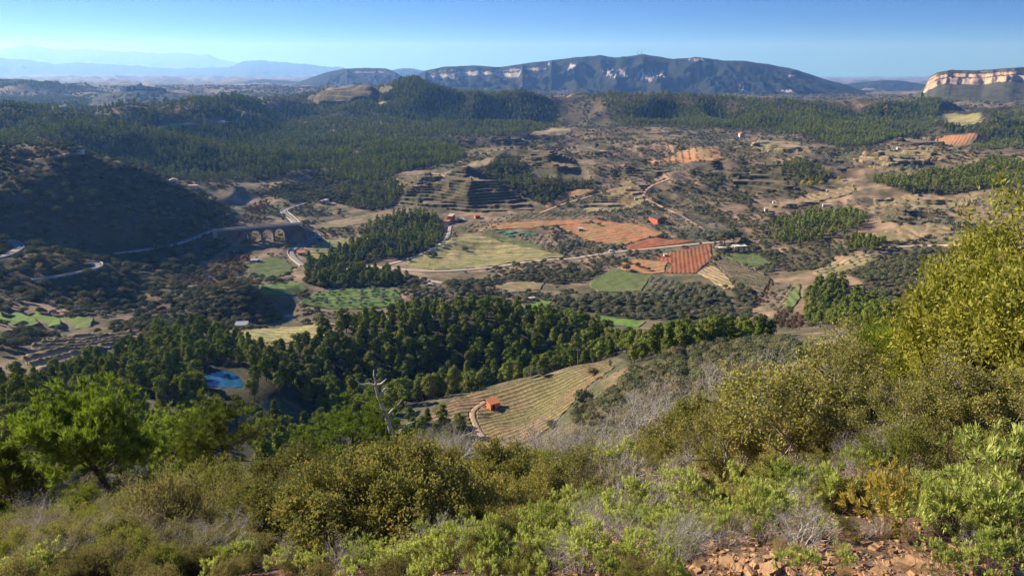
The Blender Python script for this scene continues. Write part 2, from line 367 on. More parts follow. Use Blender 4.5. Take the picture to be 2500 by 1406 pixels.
ridge('mountain', [(-300, 118), (-100, 125), (0, 125), (80, 112), (140, 121), (200, 121), (320, 126), (420, 131), (470, 131), (500, 134), (515, 133), (560, 150), (620, 158), (760, 178), (860, 188)],
      196, 38000, 30000, M['mountain'], rough=.25, seed=1, label='palest far mountain range on the skyline with one peak', jag=4, step=4, rows=30)
ridge('mountain', [(-300, 140), (0, 140), (60, 146), (115, 152), (135, 160), (200, 153), (300, 160), (420, 168), (560, 165), (600, 149), (640, 147), (700, 152), (760, 158), (800, 163), (840, 167), (900, 180), (960, 190)],
      200, 24000, 19000, M['mountain'], rough=.3, seed=2, label='pale blue mountain range in front of the farthest range', jag=4, step=4, rows=30)
ridge('hill', [(880, 205), (930, 178), (985, 167), (1010, 168), (1035, 174), (1070, 190), (1120, 205)], 215, 13000, 11500, M['mountain'], seed=3, rows=30, label='small blue hills in the gap beside the long cliff')
ridge('hill', [(480, 212), (560, 205), (640, 194), (700, 197), (760, 204), (850, 214)], 220, 7800, 6800, M['mountain'], seed=4, rows=30, label='low wooded ridge in the haze beyond the village')
ridge('mountain', [(640, 222), (700, 212), (760, 190), (800, 177), (840, 168), (900, 166), (945, 168), (965, 176), (985, 190), (1020, 205), (1080, 222)], 228, 6300, 5200, M['mountain'],
      cliffs=[(850, 965, .22)], seed=5, label='flat topped wooded mesa with a short cliff edge')
ridge('mountain', [(2010, 235), (2060, 206), (2110, 200), (2160, 196), (2200, 198), (2250, 205), (2290, 212), (2360, 232)], 250, 8200, 7000, M['mountain'], seed=6, rows=40, label='distant blue hill in the gap beside the ochre mesa')
ridge('mountain', [(960, 235), (1000, 200), (1035, 174), (1080, 164), (1160, 160), (1220, 165), (1290, 154), (1340, 149), (1400, 141), (1470, 136), (1500, 141), (1535, 138), (1565, 133), (1590, 136), (1640, 145), (1700, 140), (1760, 148), (1810, 149), (1870, 157),
      (1930, 168), (1970, 180), (2010, 193), (2060, 206), (2110, 222), (2160, 240), (2230, 262)], 275, 5600, 3900, M['mountain'],
      cliffs=[(1040, 1275, .30), (1275, 1345, .2)], rough=.6, seed=7, rows=70,
      patches=[(1380, 150, 1412, 190, .9), (1466, 165, 1545, 196, .85), (1540, 168, 1618, 198, 1), (1670, 138, 1720, 152, .6), (1735, 195, 1765, 215, .7), (1880, 208, 1960, 226, .6), (1995, 227, 2040, 250, 1), (1795, 200, 1825, 220, .6), (1920, 176, 1940, 186, .9), (2100, 240, 2120, 250, .8), (1330, 150, 1345, 164, .7), (1470, 148, 1500, 162, .5)],
      label='long wooded limestone mountain with pale cliffs and a rounded summit')
ridge('mountain', [(2180, 262), (2225, 240), (2258, 215), (2268, 188), (2285, 177), (2320, 171), (2380, 172), (2440, 168), (2500, 164), (2600, 160), (2760, 150), (2900, 140)], 285, 3500, 2700, M['mesa'],
      cliffs=[(2255, 2900, .36)], rough=.3, relief=.2, seed=8, rows=80, step=2.2, label='flat topped mesa with a sunlit ochre cliff')
ridge('hill', [(-420, 200), (-150, 190), (0, 192), (60, 195), (150, 207), (250, 221), (300, 232), (360, 246)], 262, 3650, 3250, M['mountain'], rough=.5, seed=21, rows=40, jag=2, label='dark wooded ridge at the left edge behind the village hill')
ridge('hill', VILLAGE, 262, 3020, 2700, M['scrubhill'], rough=.45, seed=22, rows=44, jag=1, label='scrubby hill carrying the far village')
ridge('hill', [(-420, 255), (-200, 262), (0, 264), (60, 267), (110, 276), (150, 289), (180, 300), (215, 318)], 330, 1950, 1700, M['mountain'], rough=.5, seed=23, rows=44, jag=2, label='dark blue wooded spur at the left edge behind the pine ridge')
# ------------------------------------------------------------------ haze
def haze():
    v = [(x, y, z) for x in (-48000, 48000) for y in (-48000, 48000) for z in (-800, 1000)]
    f = [[0, 1, 3, 2], [4, 6, 7, 5], [0, 4, 5, 1], [2, 3, 7, 6], [0, 2, 6, 4], [1, 5, 7, 3]]
    m, t = mat('hazy_air'); pv = nn(t, 'VolumePrincipled'); o = nn(t, 'OutputMaterial')
    pv.inputs['Color'].default_value = (.20, .44, 1, 1); pv.inputs['Absorption Color'].default_value = (.70, .74, 1, 1); pv.inputs['Density'].default_value = HAZE_DENSITY
    pv.inputs['Anisotropy'].default_value = .32
    t.links.new(pv.outputs[0], o.inputs['Volume'])
    h = link('haze', mesh('haze', v, f, m)); tag(h, 'thin blue haze filling the air of the whole valley', None, None, 'stuff')
HAZE_DENSITY = 6.5e-5
haze()
# ------------------------------------------------------------------ roads (the ground is levelled under them first)
def catmull(pts, n=10):
    pts = [np.array(p, float) for p in pts]; P = [2 * pts[0] - pts[1]] + pts + [2 * pts[-1] - pts[-2]]; out = []
    for i in range(1, len(P) - 2):
        for k in range(n):
            t = k / n; a, b, c, d = P[i - 1], P[i], P[i + 1], P[i + 2]
            out.append(.5 * (2 * b + (c - a) * t + (2 * a - 5 * b + 4 * c - d) * t * t + (3 * b - a - 3 * c + d) * t ** 3))
    out.append(P[-2]); return np.array(out)
def resample(q, st):
    s = np.concatenate([[0], np.cumsum(np.linalg.norm(np.diff(q[:, :2], axis=0), axis=1))])
    n = max(3, int(s[-1] / st)); t = np.linspace(0, s[-1], n)
    return np.stack([np.interp(t, s, q[:, i]) for i in range(q.shape[1])], -1)
ROADS = []
def road(name, label, px, width, m, lip=.12, wall=None, flat=True, dists=None):
    pts = []
    for i, p in enumerate(px):
        if len(p) == 3:
            a, s = ray(p[0], p[1]); pts.append((math.sin(a) * p[2], math.cos(a) * p[2], float(s) * p[2]))
        else: pts.append(hit(*p)[:3])
    q = resample(catmull(pts, 8), max(1.0, width * .4))
    z = q[:, 2].copy(); 
    k = np.array([1, 2, 3, 4, 3, 2, 1.]); k /= k.sum()
    if len(z) > 8: z = np.convolve(np.pad(z, 3, 'edge'), k, 'valid')
    q[:, 2] = z
    if flat:
        x0, x1, y0, y1 = q[:, 0].min() - 9, q[:, 0].max() + 9, q[:, 1].min() - 9, q[:, 1].max() + 9
        ii = np.nonzero(((GX > x0) & (GX < x1) & (GY > y0) & (GY < y1)).ravel())[0]
        for c in range(0, len(ii), 4000):
            j = ii[c:c + 4000]; d2 = (GX.ravel()[j, None] - q[None, :, 0]) ** 2 + (GY.ravel()[j, None] - q[None, :, 1]) ** 2
            n = d2.argmin(1); dist = np.sqrt(d2[np.arange(len(j)), n]); b = 1 - sstep(width * .55 + .6, width * .55 + 4.5, dist)
            GZ.reshape(-1)[j] = GZ.reshape(-1)[j] * (1 - b) + (q[n, 2] - .25) * b
    ROADS.append((name, label, q, width, m, lip, wall))
    return q
def build_road(name, label, q, width, m, lip, wall):
    t = np.gradient(q[:, :2], axis=0); t /= np.linalg.norm(t, axis=1)[:, None] + 1e-9; nrm = np.stack([t[:, 1], -t[:, 0]], -1)
    jit = .12 * width * fbm(np.arange(len(q)) * .35, np.zeros(len(q)), 3, int(abs(q[0, 0])) % 50)
    offs = [(-.5, -1.6), (-.5, 0), (-.17, .03), (.17, .03), (.5, 0), (.5, -1.6)]
    v = [np.column_stack([q[:, :2] + nrm * (o * width + (jit[:, None] if abs(o) == .5 else 0)), q[:, 2] + .02 + dz]) for o, dz in offs]
    v = np.stack(v, 1); n = len(q)
    o = link(name, mesh(name, v.reshape(-1, 3), gridfaces(n, len(offs)), m)); tag(o, label, None, None, 'structure')
    if wall:
        for side, (h, wd) in wall.items():
            prof = [(0, -1.2), (0, h), (wd, h), (wd, -1.2)]
            vv = np.stack([np.column_stack([q[:, :2] + nrm * side * (width * .5 + .15 + a), q[:, 2] + b]) for a, b in prof], 1)
            w_ = link('parapet', mesh('parapet', vv.reshape(-1, 3), gridfaces(n, 4), M['pale_stone']), o)
M['pale_stone'] = plain('pale_stone', (.42, .37, .31), .9, .25, .8)
M['asphalt'] = plain('worn_asphalt', (.24, .22, .20), .9, .15, .4, .05)
M['track'] = plain('pale_dirt_track', (.42, .34, .26), .95, .18, .5)
M['soil_track'] = plain('soil_track', (.33, .225, .14), .95, .25, .6)
M['red_track'] = plain('red_dirt_track', (.42, .25, .15), .95, .2, .5)
road('road', 'bright bend of the mountain road at the edge of the shaded hill', [(-60, 640), (0, 628), (30, 616), (46, 603), (32, 593), (0, 588), (-60, 590)], 5, M['asphalt'], wall={1: (.6, .4)})
road('road', 'shaded mountain road leading to the hairpin above the dark slope', [(60, 684), (140, 673), (205, 661), (236, 652), (234, 643), (215, 640)], 5, M['asphalt'], wall={1: (.7, .5)})
road('road', 'shaded road along the dark hill from the small bend to the viaduct', [(250, 627), (247, 617), (285, 617), (400, 601), (470, 582), (515, 562, 632)], 5, M['asphalt'], wall={1: (.7, .5)})
road('road', 'paved road leaving the viaduct and climbing past the white cottage', [(728, 553, 630), (722, 543), (705, 527), (694, 517), (702, 510), (745, 496)], 5.5, M['asphalt'], wall={1: (.7, .5), -1: (.7, .5)})
road('road', 'paved road curving from the viaduct down past the orange roofed hut', [(728, 553, 630), (755, 563), (779, 574), (760, 588), (722, 605), (712, 617), (722, 632), (742, 648)], 5, M['asphalt'], wall={1: (.6, .4)})
road('track', 'white farm track sweeping between the vineyards to the red field', [(885, 647), (960, 655), (1060, 662), (1180, 655), (1290, 640), (1340, 634), (1400, 631), (1500, 616), (1600, 606), (1740, 592), (1790, 590)], 4.2, M['track'])
road('track', 'farm track from the pine wood up to the small orange farmhouse', [(940, 648), (1000, 631), (1060, 606), (1092, 580), (1100, 552)], 3.6, M['track'])
road('track', 'narrow track below the white farm track beside the dark hedge', [(895, 652), (985, 672), (1080, 690)], 3, M['track'])
road('road', 'pale road along the brown slope behind the yellow green bush', [(2150, 604), (2260, 600), (2340, 596), (2450, 593)], 5, M['track'])
road('track', 'red dirt track climbing between the curved tan terraces', [(1320, 520), (1380, 497), (1440, 480), (1500, 462), (1545, 455)], 3.5, M['red_track'])
road('track', 'dirt track curling round the tan contour rows above the red barn', [(1635, 437), (1590, 455), (1574, 472), (1582, 487), (1650, 520), (1720, 560)], 3.5, M['red_track'])
road('track', 'pale track cut into the steep wooded hill', [(885, 272), (930, 280), (975, 290), (1010, 298), (1052, 308)], 7, M['track'])
road('track', 'dirt track running down from the orange hut through the vines', [(1185, 980), (1155, 1005), (1163, 1040), (1185, 1075), (1200, 1100)], 1.9, M['soil_track'])
road('path', 'sandy bank along the stream beside the dark knoll', [(700, 768), (735, 783), (800, 790), (850, 796)], 3.5, M['track'])
road('path', 'pale path around the foot of the dark knoll beside the white hut', [(490, 797), (520, 803), (575, 803), (640, 800)], 3.2, M['asphalt'])
road('track', 'pale track crossing the hollow below the olive slope', [(1855, 772), (1870, 785), (1885, 800)], 3, M['track'])
road('track', 'reddish bend at the top of the broad brown terraces', [(1010, 455), (1065, 445), (1085, 432), (1075, 425), (1050, 424)], 3.5, M['red_track'])
road('track', 'pale hilltop track beside the white building on the shaded hill', [(60, 392), (120, 384), (170, 374)], 3, M['track'])
POND = None

# ------------------------------------------------------------------ pond and stream
def water_mat():
    m, t = mat('still_water'); p = nn(t, 'BsdfPrincipled'); o = nn(t, 'OutputMaterial')
    p.inputs['Base Color'].default_value = (.02, .08, .16, 1); p.inputs['Roughness'].default_value = .06
    b = nn(t, 'Bump'); b.inputs['Strength'].default_value = .05; b.inputs['Distance'].default_value = .05
    t.links.new(noise(t, 1.3, 3, .5, pos(t)), b.inputs['Height']); t.links.new(b.outputs[0], p.inputs['Normal'])
    t.links.new(p.outputs[0], o.inputs[0]); return m
M['water'] = water_mat()
def pool(name, label, outline, rim=None, zoff=0.0, depth=1.5):
    """level water surface; ground inside pushed down, and a sandy bank round it"""
    h = [hit(*p) for p in outline]; z = float(np.mean([q[2] for q in h])) + zoff
    pl = []
    for (px, py) in outline:                                  # points on the level plane z
        a, s = ray(px, py); d = z / float(s); pl.append((math.sin(a) * d, math.cos(a) * d, z))
    q = catmull(pl + [pl[0]], 6)[:-1]; cx, cyy = q[:, 0].mean(), q[:, 1].mean()
    r = np.hypot(q[:, 0] - cx, q[:, 1] - cyy).max()
    ii = np.nonzero((np.hypot(GX - cx, GY - cyy) < r + 26).ravel())[0]
    x, y = GX.ravel()[ii], GY.ravel()[ii]
    ins = inpoly(x, y, q[:, :2]); d = np.sqrt(((x[:, None] - q[None, :, 0]) ** 2 + (y[:, None] - q[None, :, 1]) ** 2).min(1))
    g = GZ.reshape(-1); b = 1 - sstep(3.5, 24, d)
    new = np.where(ins, z - np.minimum(depth, .3 + d * .4), g[ii] * (1 - b) + (z + .18 + np.minimum(d, 4) * .12) * b)
    g[ii] = new
    v = np.column_stack([q[:, :2] * 1.0, np.full(len(q), z)])
    o = link(name, mesh(name, v, [list(range(len(v)))], M['water'])); tag(o, label, None, None, 'structure')
    if rim:
        c = np.array([cx, cyy]); n = q[:, :2] - c; n /= np.linalg.norm(n, axis=1)[:, None]
        ring = [np.column_stack([q[:, :2] + n * a, np.full(len(q), z + b)]) for a, b in ((-.2, -.35), (.1, .2), (.7, .3), (1.2, .0))]
        ring = np.stack(ring + [], 1); ring = np.concatenate([ring, ring[:1]])
        sel = rim
        n0, n1 = int(len(q) * sel[0]), int(len(q) * sel[1]) + 1
        bo = link('bank', mesh('bank', ring[n0:n1].reshape(-1, 3), gridfaces(n1 - n0, 4), M['pale_stone'])); tag(bo, 'pale stone bank around the blue pond', None, None, 'structure')
    return z, (cx, cyy), r, q[:, :2]
POND = pool('pond', 'small blue pond among the pine trees', [(488, 925), (512, 912), (545, 906), (572, 910), (588, 925), (594, 942), (560, 946), (510, 942)], rim=None, zoff=-1.0)
pool('stream', 'pale pool of the stream beside the dark knoll', [(706, 765), (716, 768), (738, 776), (728, 778), (712, 772)])
pool('stream', 'small blue pool of the stream among bare orange bushes', [(506, 668), (518, 664), (522, 674), (510, 678)])
pool('stream', 'sliver of stream water beside the green olive rows', [(772, 778), (786, 776), (784, 783), (774, 784)])

# ------------------------------------------------------------------ fields: each its own relief on the ground
def field_mat(name, soil, row, grass=None, gmix=.35, rowamt=.8):
    m, t = mat(name); p = pos(t)
    n = noise(t, .05, 5, .6, p); n2 = noise(t, .45, 6, .7, p)
    s = ramp(t, n2, [(.3, tuple(v * .72 for v in soil)), (.7, tuple(v * 1.25 for v in soil))])
    if grass: s = mix(t, ramp(t, n, [(.5 - gmix * .4, (0, 0, 0)), (.68 - gmix * .4, (1, 1, 1))]), s, ramp(t, n2, [(.3, tuple(v * .7 for v in grass)), (.7, tuple(v * 1.3 for v in grass))]))
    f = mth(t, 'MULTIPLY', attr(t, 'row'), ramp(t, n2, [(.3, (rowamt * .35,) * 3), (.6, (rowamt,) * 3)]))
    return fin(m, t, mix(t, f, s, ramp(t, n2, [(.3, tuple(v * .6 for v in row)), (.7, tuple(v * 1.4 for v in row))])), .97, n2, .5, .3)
RED, ORG, BRN, TAN, GRN, YGR = (.33, .10, .042), (.43, .195, .085), (.23, .15, .095), (.38, .265, .165), (.115, .15, .045), (.24, .225, .085)
DRK = (.045, .045, .022)  # tone of brown terrace risers: dark scrub with the shadow band put into it
FM = {'vin': field_mat('hut_vineyard_soil', (.30, .19, .11), (.06, .042, .024), (.19, .165, .07), .35, 1.1),
      'red': field_mat('red_soil', RED, (.16, .06, .032), (.27, .135, .065), .12, .9), 'org': field_mat('orange_soil', ORG, (.28, .13, .06), (.26, .20, .09), .15),
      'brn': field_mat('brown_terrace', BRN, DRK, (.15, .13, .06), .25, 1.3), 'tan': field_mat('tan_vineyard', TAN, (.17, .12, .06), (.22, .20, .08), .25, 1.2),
      'grn': field_mat('green_field', (.17, .15, .07), (.06, .085, .025), GRN, .38), 'ygr': field_mat('yellow_green_vineyard', (.34, .27, .13), (.10, .10, .04), YGR, .28),
      'lime': field_mat('bright_grass', (.15, .15, .06), (.05, .075, .025), (.115, .185, .035), .45), 'gry': field_mat('grey_brown_vines', (.20, .15, .105), (.04, .035, .025), (.12, .11, .06), .3, 1.2)}
FIELDS = []
def fpoly(pts, mode='P'):
    if mode == 'D':
        r = []
        for px, d in pts:
            a = float(ray(px, 600)[0])
            for _ in range(2):
                s = float(HAL(a, math.log(d))) / d; py = 703 + F * math.tan(-math.atan(s * math.cos(a)) - PITCH); a = float(ray(px, py)[0])
            r.append((a, math.log(d)))
        return np.array(r)
    return toal(pts)
def field(name, label, pts, kind, rows=None, ang=0, terr=0, ridge=.25, mode='P', cells=10000, lift=.3, curve=0, riser=.14, centre=None, sharp=2):
    """rows: spacing in metres of vine rows across direction ang (degrees from the view direction); terr: number of terrace steps"""
    P = fpoly(pts, mode); X = np.sin(P[:, 0]) * np.exp(P[:, 1]); Y = np.cos(P[:, 0]) * np.exp(P[:, 1])
    c, s = math.cos(R(ang)), math.sin(R(ang)); U, V = X * c - Y * s, X * s + Y * c
    PU = np.stack([U, V], -1)
    u0, u1, v0, v1 = U.min(), U.max(), V.min(), V.max()
    st = max(.5, math.sqrt((u1 - u0) * (v1 - v0) / cells))
    du, dv = (st, st) if (not rows or centre) else (min(st, rows / 4), 0)
    if rows and not centre: dv = max(st * st / du, du)
    us = np.arange(u0 - du, u1 + 2 * du, du); vs_ = np.arange(v0 - dv, v1 + 2 * dv, dv)
    GU, GV = np.meshgrid(us, vs_, indexing='ij')
    wob = fbm(GU / 11, GV / 11, 4, 77) * min(3.5, max(1.2, (u1 - u0) * .03))
    ins = inpoly(GU + wob, GV + wob, PU)
    x, y = GU * c + GV * s, -GU * s + GV * c
    z = H(x, y); row = np.zeros_like(z)
    if terr:
        zi = z[ins] if ins.any() else z; lo, hi = np.percentile(zi, 1), np.percentile(zi, 99); h = max(.8, (hi - lo) / terr)
        zz = z + h * .16 * fbm(GU / 40, GV / 40, 3, 91); q = (zz - lo) / h; fl = np.floor(q); fr = q - fl
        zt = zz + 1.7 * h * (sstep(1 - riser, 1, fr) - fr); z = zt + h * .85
        row = np.maximum(row, sstep(1 - riser * 1.5, 1 - riser, fr) * .9)  # risers coloured darker: scrub on them, and their shade painted in
    if rows:
        k = GU + curve * ((GV - (v0 + v1) / 2) / (v1 - v0 + 1e-6)) ** 2 * 4
        if centre: k = np.hypot(x - centre[0], y - centre[1]) + .5 * fbm(x / 9, y / 9, 2, 61)
        w_ = .5 + .5 * np.cos(2 * math.pi * k / rows); w_ = w_ ** sharp * (1 + .4 * fbm(GU, GV, 2, 5))
        z = z + ridge * w_; row = np.maximum(row, w_)
    for r_ in ROADS:
        q = r_[2]; m_ = (x > q[:, 0].min() - 4) & (x < q[:, 0].max() + 4) & (y > q[:, 1].min() - 4) & (y < q[:, 1].max() + 4) & ins
        if m_.any():
            X_, Y_ = x[m_], y[m_]; dd = np.concatenate([np.sqrt(((X_[k:k + 3000, None] - q[None, :, 0]) ** 2 + (Y_[k:k + 3000, None] - q[None, :, 1]) ** 2).min(1)) for k in range(0, len(X_), 3000)])
            ins[m_] = dd > r_[3] * .42
    fm = (ins[:-1, :-1] & ins[1:, :-1] & ins[:-1, 1:] & ins[1:, 1:])
    f = gridfaces(len(us), len(vs_), fm)
    used = np.unique(f); re = np.full(GU.size, -1); re[used] = np.arange(len(used)); f = re[f]
    v = np.stack([x, y, z + lift], -1).reshape(-1, 3)[used]
    # skirt: boundary edges dropped to the ground
    ed = np.concatenate([f[:, [0, 1]], f[:, [1, 2]], f[:, [2, 3]], f[:, [3, 0]]]); key = np.sort(ed, 1); kk = key[:, 0].astype(np.int64) * len(v) + key[:, 1]
    un, inv, cnt = np.unique(kk, return_inverse=True, return_counts=True); b = ed[cnt[inv] == 1]
    n0 = len(v); low = v.copy(); low[:, 2] -= 1.2 + (h * 1.8 if terr else 0)
    bi = np.unique(b); mp = np.full(n0, -1); mp[bi] = np.arange(len(bi)) + n0
    f2 = np.stack([b[:, 1], b[:, 0], mp[b[:, 0]], mp[b[:, 1]]], -1)
    rv = row.ravel()[used]
    me = mesh(name, np.concatenate([v, low[bi]]), np.concatenate([f, f2]), FM[kind], {'row': np.concatenate([rv, rv[bi] * 0 + .5])})
    o = link(name, me); tag(o, label, None, None, 'structure')
    FIELDS.append((P, kind)); return o
field('field', 'rust red ploughed vineyard below the white track', [(1600, 628), (1660, 612), (1736, 595), (1742, 628), (1700, 668), (1625, 668), (1642, 645)], 'red', rows=3.0, ang=11, ridge=.22, cells=26000, sharp=1)
field('field', 'dark red bare field above the white track', [(1522, 602), (1590, 581), (1650, 586), (1700, 590), (1600, 604), (1540, 611)], 'red', rows=2, ang=60, ridge=.12)
field('field', 'broad orange ploughed field in front of the red barn', [(1360, 552), (1430, 546), (1490, 541), (1560, 549), (1622, 572), (1590, 580), (1522, 600), (1450, 590), (1400, 576)], 'org', rows=7, ang=70, ridge=.3)
field('field', 'brown stubble field beside the orange ploughed field', [(1190, 550), (1310, 541), (1425, 536), (1480, 540), (1425, 546), (1355, 552), (1300, 558), (1220, 562)], 'org', rows=8, ang=75, ridge=.3)
field('vineyard', 'yellow green vineyard above the white track, beside the pine wood', [(985, 648), (1010, 632), (1070, 606), (1100, 585), (1140, 572), (1210, 584), (1300, 606), (1390, 628), (1330, 633), (1280, 638), (1180, 653), (1060, 659)], 'ygr', rows=9, ang=-80, ridge=.5, cells=30000)
field('vineyard', 'pale green vine rows beside the olive grove', [(1150, 574), (1230, 582), (1290, 592), (1400, 625), (1330, 612), (1220, 590)], 'grn', rows=9, ang=-72, ridge=.5)
field('field', 'green meadow between the dark shrubs and the brown field', [(1440, 690), (1468, 672), (1500, 657), (1590, 674), (1568, 712), (1500, 714), (1455, 712)], 'grn', rows=3, ang=80, ridge=.12)
field('field', 'brown fallow field with a few dark trees', [(1500, 652), (1550, 633), (1628, 640), (1622, 666), (1590, 670), (1530, 662)], 'org', rows=8, ang=70, ridge=.2)
field('vineyard', 'grey striped vine terraces beside the rust red vineyard', [(1742, 638), (1765, 627), (1820, 652), (1882, 684), (1862, 728), (1832, 716), (1795, 690), (1765, 662)], 'gry', rows=4.6, ang=-27, ridge=1.3, cells=30000)
field('vineyard', 'tan vine rows between the red vineyard and the hollow', [(1704, 666), (1736, 648), (1768, 668), (1795, 700), (1800, 712), (1740, 690)], 'tan', rows=4.0, ang=-10, ridge=.6)
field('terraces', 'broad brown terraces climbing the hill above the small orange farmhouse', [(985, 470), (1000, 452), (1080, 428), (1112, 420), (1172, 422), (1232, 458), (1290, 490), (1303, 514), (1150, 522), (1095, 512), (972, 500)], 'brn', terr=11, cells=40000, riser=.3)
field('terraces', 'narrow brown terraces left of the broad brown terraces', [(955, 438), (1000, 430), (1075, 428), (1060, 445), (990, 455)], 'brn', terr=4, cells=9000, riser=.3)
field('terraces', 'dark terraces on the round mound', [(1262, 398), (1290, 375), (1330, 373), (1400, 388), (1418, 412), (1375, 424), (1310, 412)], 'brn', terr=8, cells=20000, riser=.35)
field('field', 'tan ploughed shoulder beside the wooded mound', [(1112, 412), (1150, 398), (1190, 385), (1212, 388), (1190, 404), (1145, 414)], 'tan', rows=4, ang=70, ridge=.3)
field('terraces', 'small olive terraces behind the round mound', [(1398, 358), (1440, 352), (1500, 369), (1450, 380), (1410, 374)], 'gry', terr=6, cells=9000, riser=.35)
field('field', 'orange field wrapped by the red dirt track', [(1332, 502), (1382, 467), (1475, 463), (1440, 474), (1390, 486), (1345, 513)], 'org', rows=3, ang=40, ridge=.2)
field('terraces', 'tan contour rows curving above the olive grove', [(1412, 508), (1470, 478), (1530, 462), (1585, 452), (1570, 470), (1588, 490), (1520, 515), (1440, 520)], 'tan', terr=9, cells=30000, riser=.32)
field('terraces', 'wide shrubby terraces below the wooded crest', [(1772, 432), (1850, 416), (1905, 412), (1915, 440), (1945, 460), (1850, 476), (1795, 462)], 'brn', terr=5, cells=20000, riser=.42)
field('terraces', 'tan contour terraces beside the yellow poplars', [(1872, 506), (1920, 487), (2000, 468), (2085, 452), (2092, 470), (2000, 496), (1900, 512)], 'tan', terr=7, cells=20000, riser=.3)
field('terraces', 'striped dark terraces on the far crest above the wide terraces', [(1962, 382), (2060, 386), (2086, 410), (2052, 420), (2000, 406)], 'gry', terr=6, cells=12000, riser=.4)
field('field', 'bright orange rows on the far slope at the edge of the pines', [(2282, 335), (2330, 329), (2390, 327), (2382, 346), (2342, 362), (2312, 356)], 'org', rows=6, ang=40, ridge=.6)
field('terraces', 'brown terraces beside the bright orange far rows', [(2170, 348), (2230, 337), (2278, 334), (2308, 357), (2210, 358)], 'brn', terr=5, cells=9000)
field('field', 'far orange field in the middle of the olive plain', [(1672, 366), (1740, 362), (1772, 388), (1700, 396), (1590, 400), (1582, 388), (1640, 382)], 'org', rows=6, ang=70, ridge=.2)
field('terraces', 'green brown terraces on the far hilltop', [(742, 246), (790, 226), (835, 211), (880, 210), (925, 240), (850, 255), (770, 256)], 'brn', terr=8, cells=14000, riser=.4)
field('field', 'sunlit pale patch on the far hilltop', [(922, 226), (940, 212), (962, 216), (950, 232)], 'ygr', rows=8, ang=40, ridge=.3, cells=3000)
field('field', 'pale green clearing on the wooded far hill', [(915, 252), (950, 246), (958, 256), (925, 262)], 'ygr', cells=2000)
field('garden', 'green garden plots beside the stream', [(600, 645), (640, 632), (690, 628), (720, 655), (700, 672), (640, 680), (610, 668)], 'grn', rows=3, ang=60, ridge=.2)
field('field', 'bright green grass strip below the garden plots', [(628, 705), (660, 693), (730, 690), (752, 706), (705, 722), (645, 720)], 'lime', cells=6000)
field('field', 'bright green grass between rows of young olive trees', [(728, 746), (765, 713), (860, 706), (965, 706), (992, 744), (860, 756)], 'lime', rows=6.5, ang=82, ridge=.35)
field('terraces', 'pale curving vineyard terraces beside the pine wood', [(52, 878), (75, 848), (120, 832), (200, 822), (322, 810), (328, 818), (268, 848), (190, 882), (105, 922)], 'tan', rows=7, ridge=1.3, cells=26000, centre=hit(520, 900)[:2], sharp=1.5)
field('field', 'tan vine rows behind the pine wood below the dark knoll', [(512, 818), (600, 810), (700, 798), (826, 794), (800, 822), (700, 838), (560, 830)], 'ygr', rows=5, ang=-55, ridge=.5)
field('vineyard', 'sloping vineyard with fanning rows around the orange hut', [(1042, 1022), (1090, 985), (1150, 962), (1250, 940), (1370, 908), (1488, 880), (1500, 900), (1450, 932), (1400, 985), (1330, 1055), (1240, 1098), (1150, 1098), (1135, 1045)], 'vin', rows=2.5, ridge=.4, cells=60000, lift=.12, centre=hit(1500, 1040)[:2], sharp=3)
field('field', 'bright green terraces at the foot of the shaded hill', [(-20, 785), (0, 768), (90, 768), (160, 778), (232, 780), (222, 800), (110, 798), (20, 794)], 'lime', terr=4, cells=9000)
field('field', 'lime green corner beside the shrubby hollow', [(1270, 750), (1320, 732), (1350, 738), (1330, 755), (1285, 760)], 'lime', cells=3000)
field('field', 'lime green strip behind the round pine hill', [(1410, 775), (1480, 772), (1580, 785), (1560, 800), (1470, 795)], 'lime', cells=4000)
field('field', 'pale valley fields in front of the village hill', [(382, 310), (450, 300), (480, 303), (440, 314), (400, 318)], 'ygr', cells=3000)
field('field', 'sunlit sloping field beside the white farmhouse in the far valley', [(540, 300), (580, 288), (650, 276), (640, 285), (580, 302)], 'ygr', cells=3000)
field('field', 'pale field on the village hill', [(292, 248), (330, 234), (352, 232), (330, 248), (310, 254)], 'tan', cells=2500)
field('field', 'long pale field below the village houses', [(380, 250), (420, 240), (440, 240), (410, 252)], 'ygr', cells=2500)
field('field', 'bare brown field above the viaduct road', [(735, 548), (790, 543), (925, 522), (918, 540), (840, 556), (775, 562)], 'tan', rows=4, ang=75, ridge=.2)
field('vineyard', 'vine rows with scattered almond trees beside the viaduct road', [(745, 605), (790, 590), (900, 572), (905, 586), (830, 612), (770, 640)], 'ygr', rows=8, ang=72, ridge=.4)
field('field', 'green and brown strips in the hollow below the orchard', [(1905, 758), (1925, 712), (1950, 692), (1956, 728), (1932, 757)], 'grn', rows=4, ang=10, ridge=.3, cells=5000)
field('vineyard', 'grey green vineyard on the far wooded ridge', [(2285, 282), (2340, 275), (2402, 274), (2412, 295), (2305, 300)], 'ygr', rows=8, ang=70, ridge=.3, cells=4000)
field('orchard', 'tan orchard slope with small scattered trees', [(1982, 668), (2030, 645), (2080, 628), (2180, 618), (2120, 648), (2030, 680)], 'tan', rows=6, ang=60, ridge=.2, cells=9000)
field('terraces', 'grey terraces on the slope above the pale road', [(2392, 503), (2500, 488), (2560, 486), (2560, 515), (2420, 520)], 'gry', terr=5, cells=9000)
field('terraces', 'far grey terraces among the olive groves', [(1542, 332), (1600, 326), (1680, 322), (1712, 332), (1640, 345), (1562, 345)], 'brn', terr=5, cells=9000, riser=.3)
field('terraces', 'brown terraces below the steep wooded hill', [(1130, 345), (1200, 338), (1340, 335), (1330, 350), (1230, 356), (1160, 358)], 'gry', terr=6, cells=12000, riser=.35)
field('field', 'pale brown patch below the steep wooded hill', [(1292, 330), (1350, 312), (1400, 322), (1370, 334)], 'tan', cells=4000)
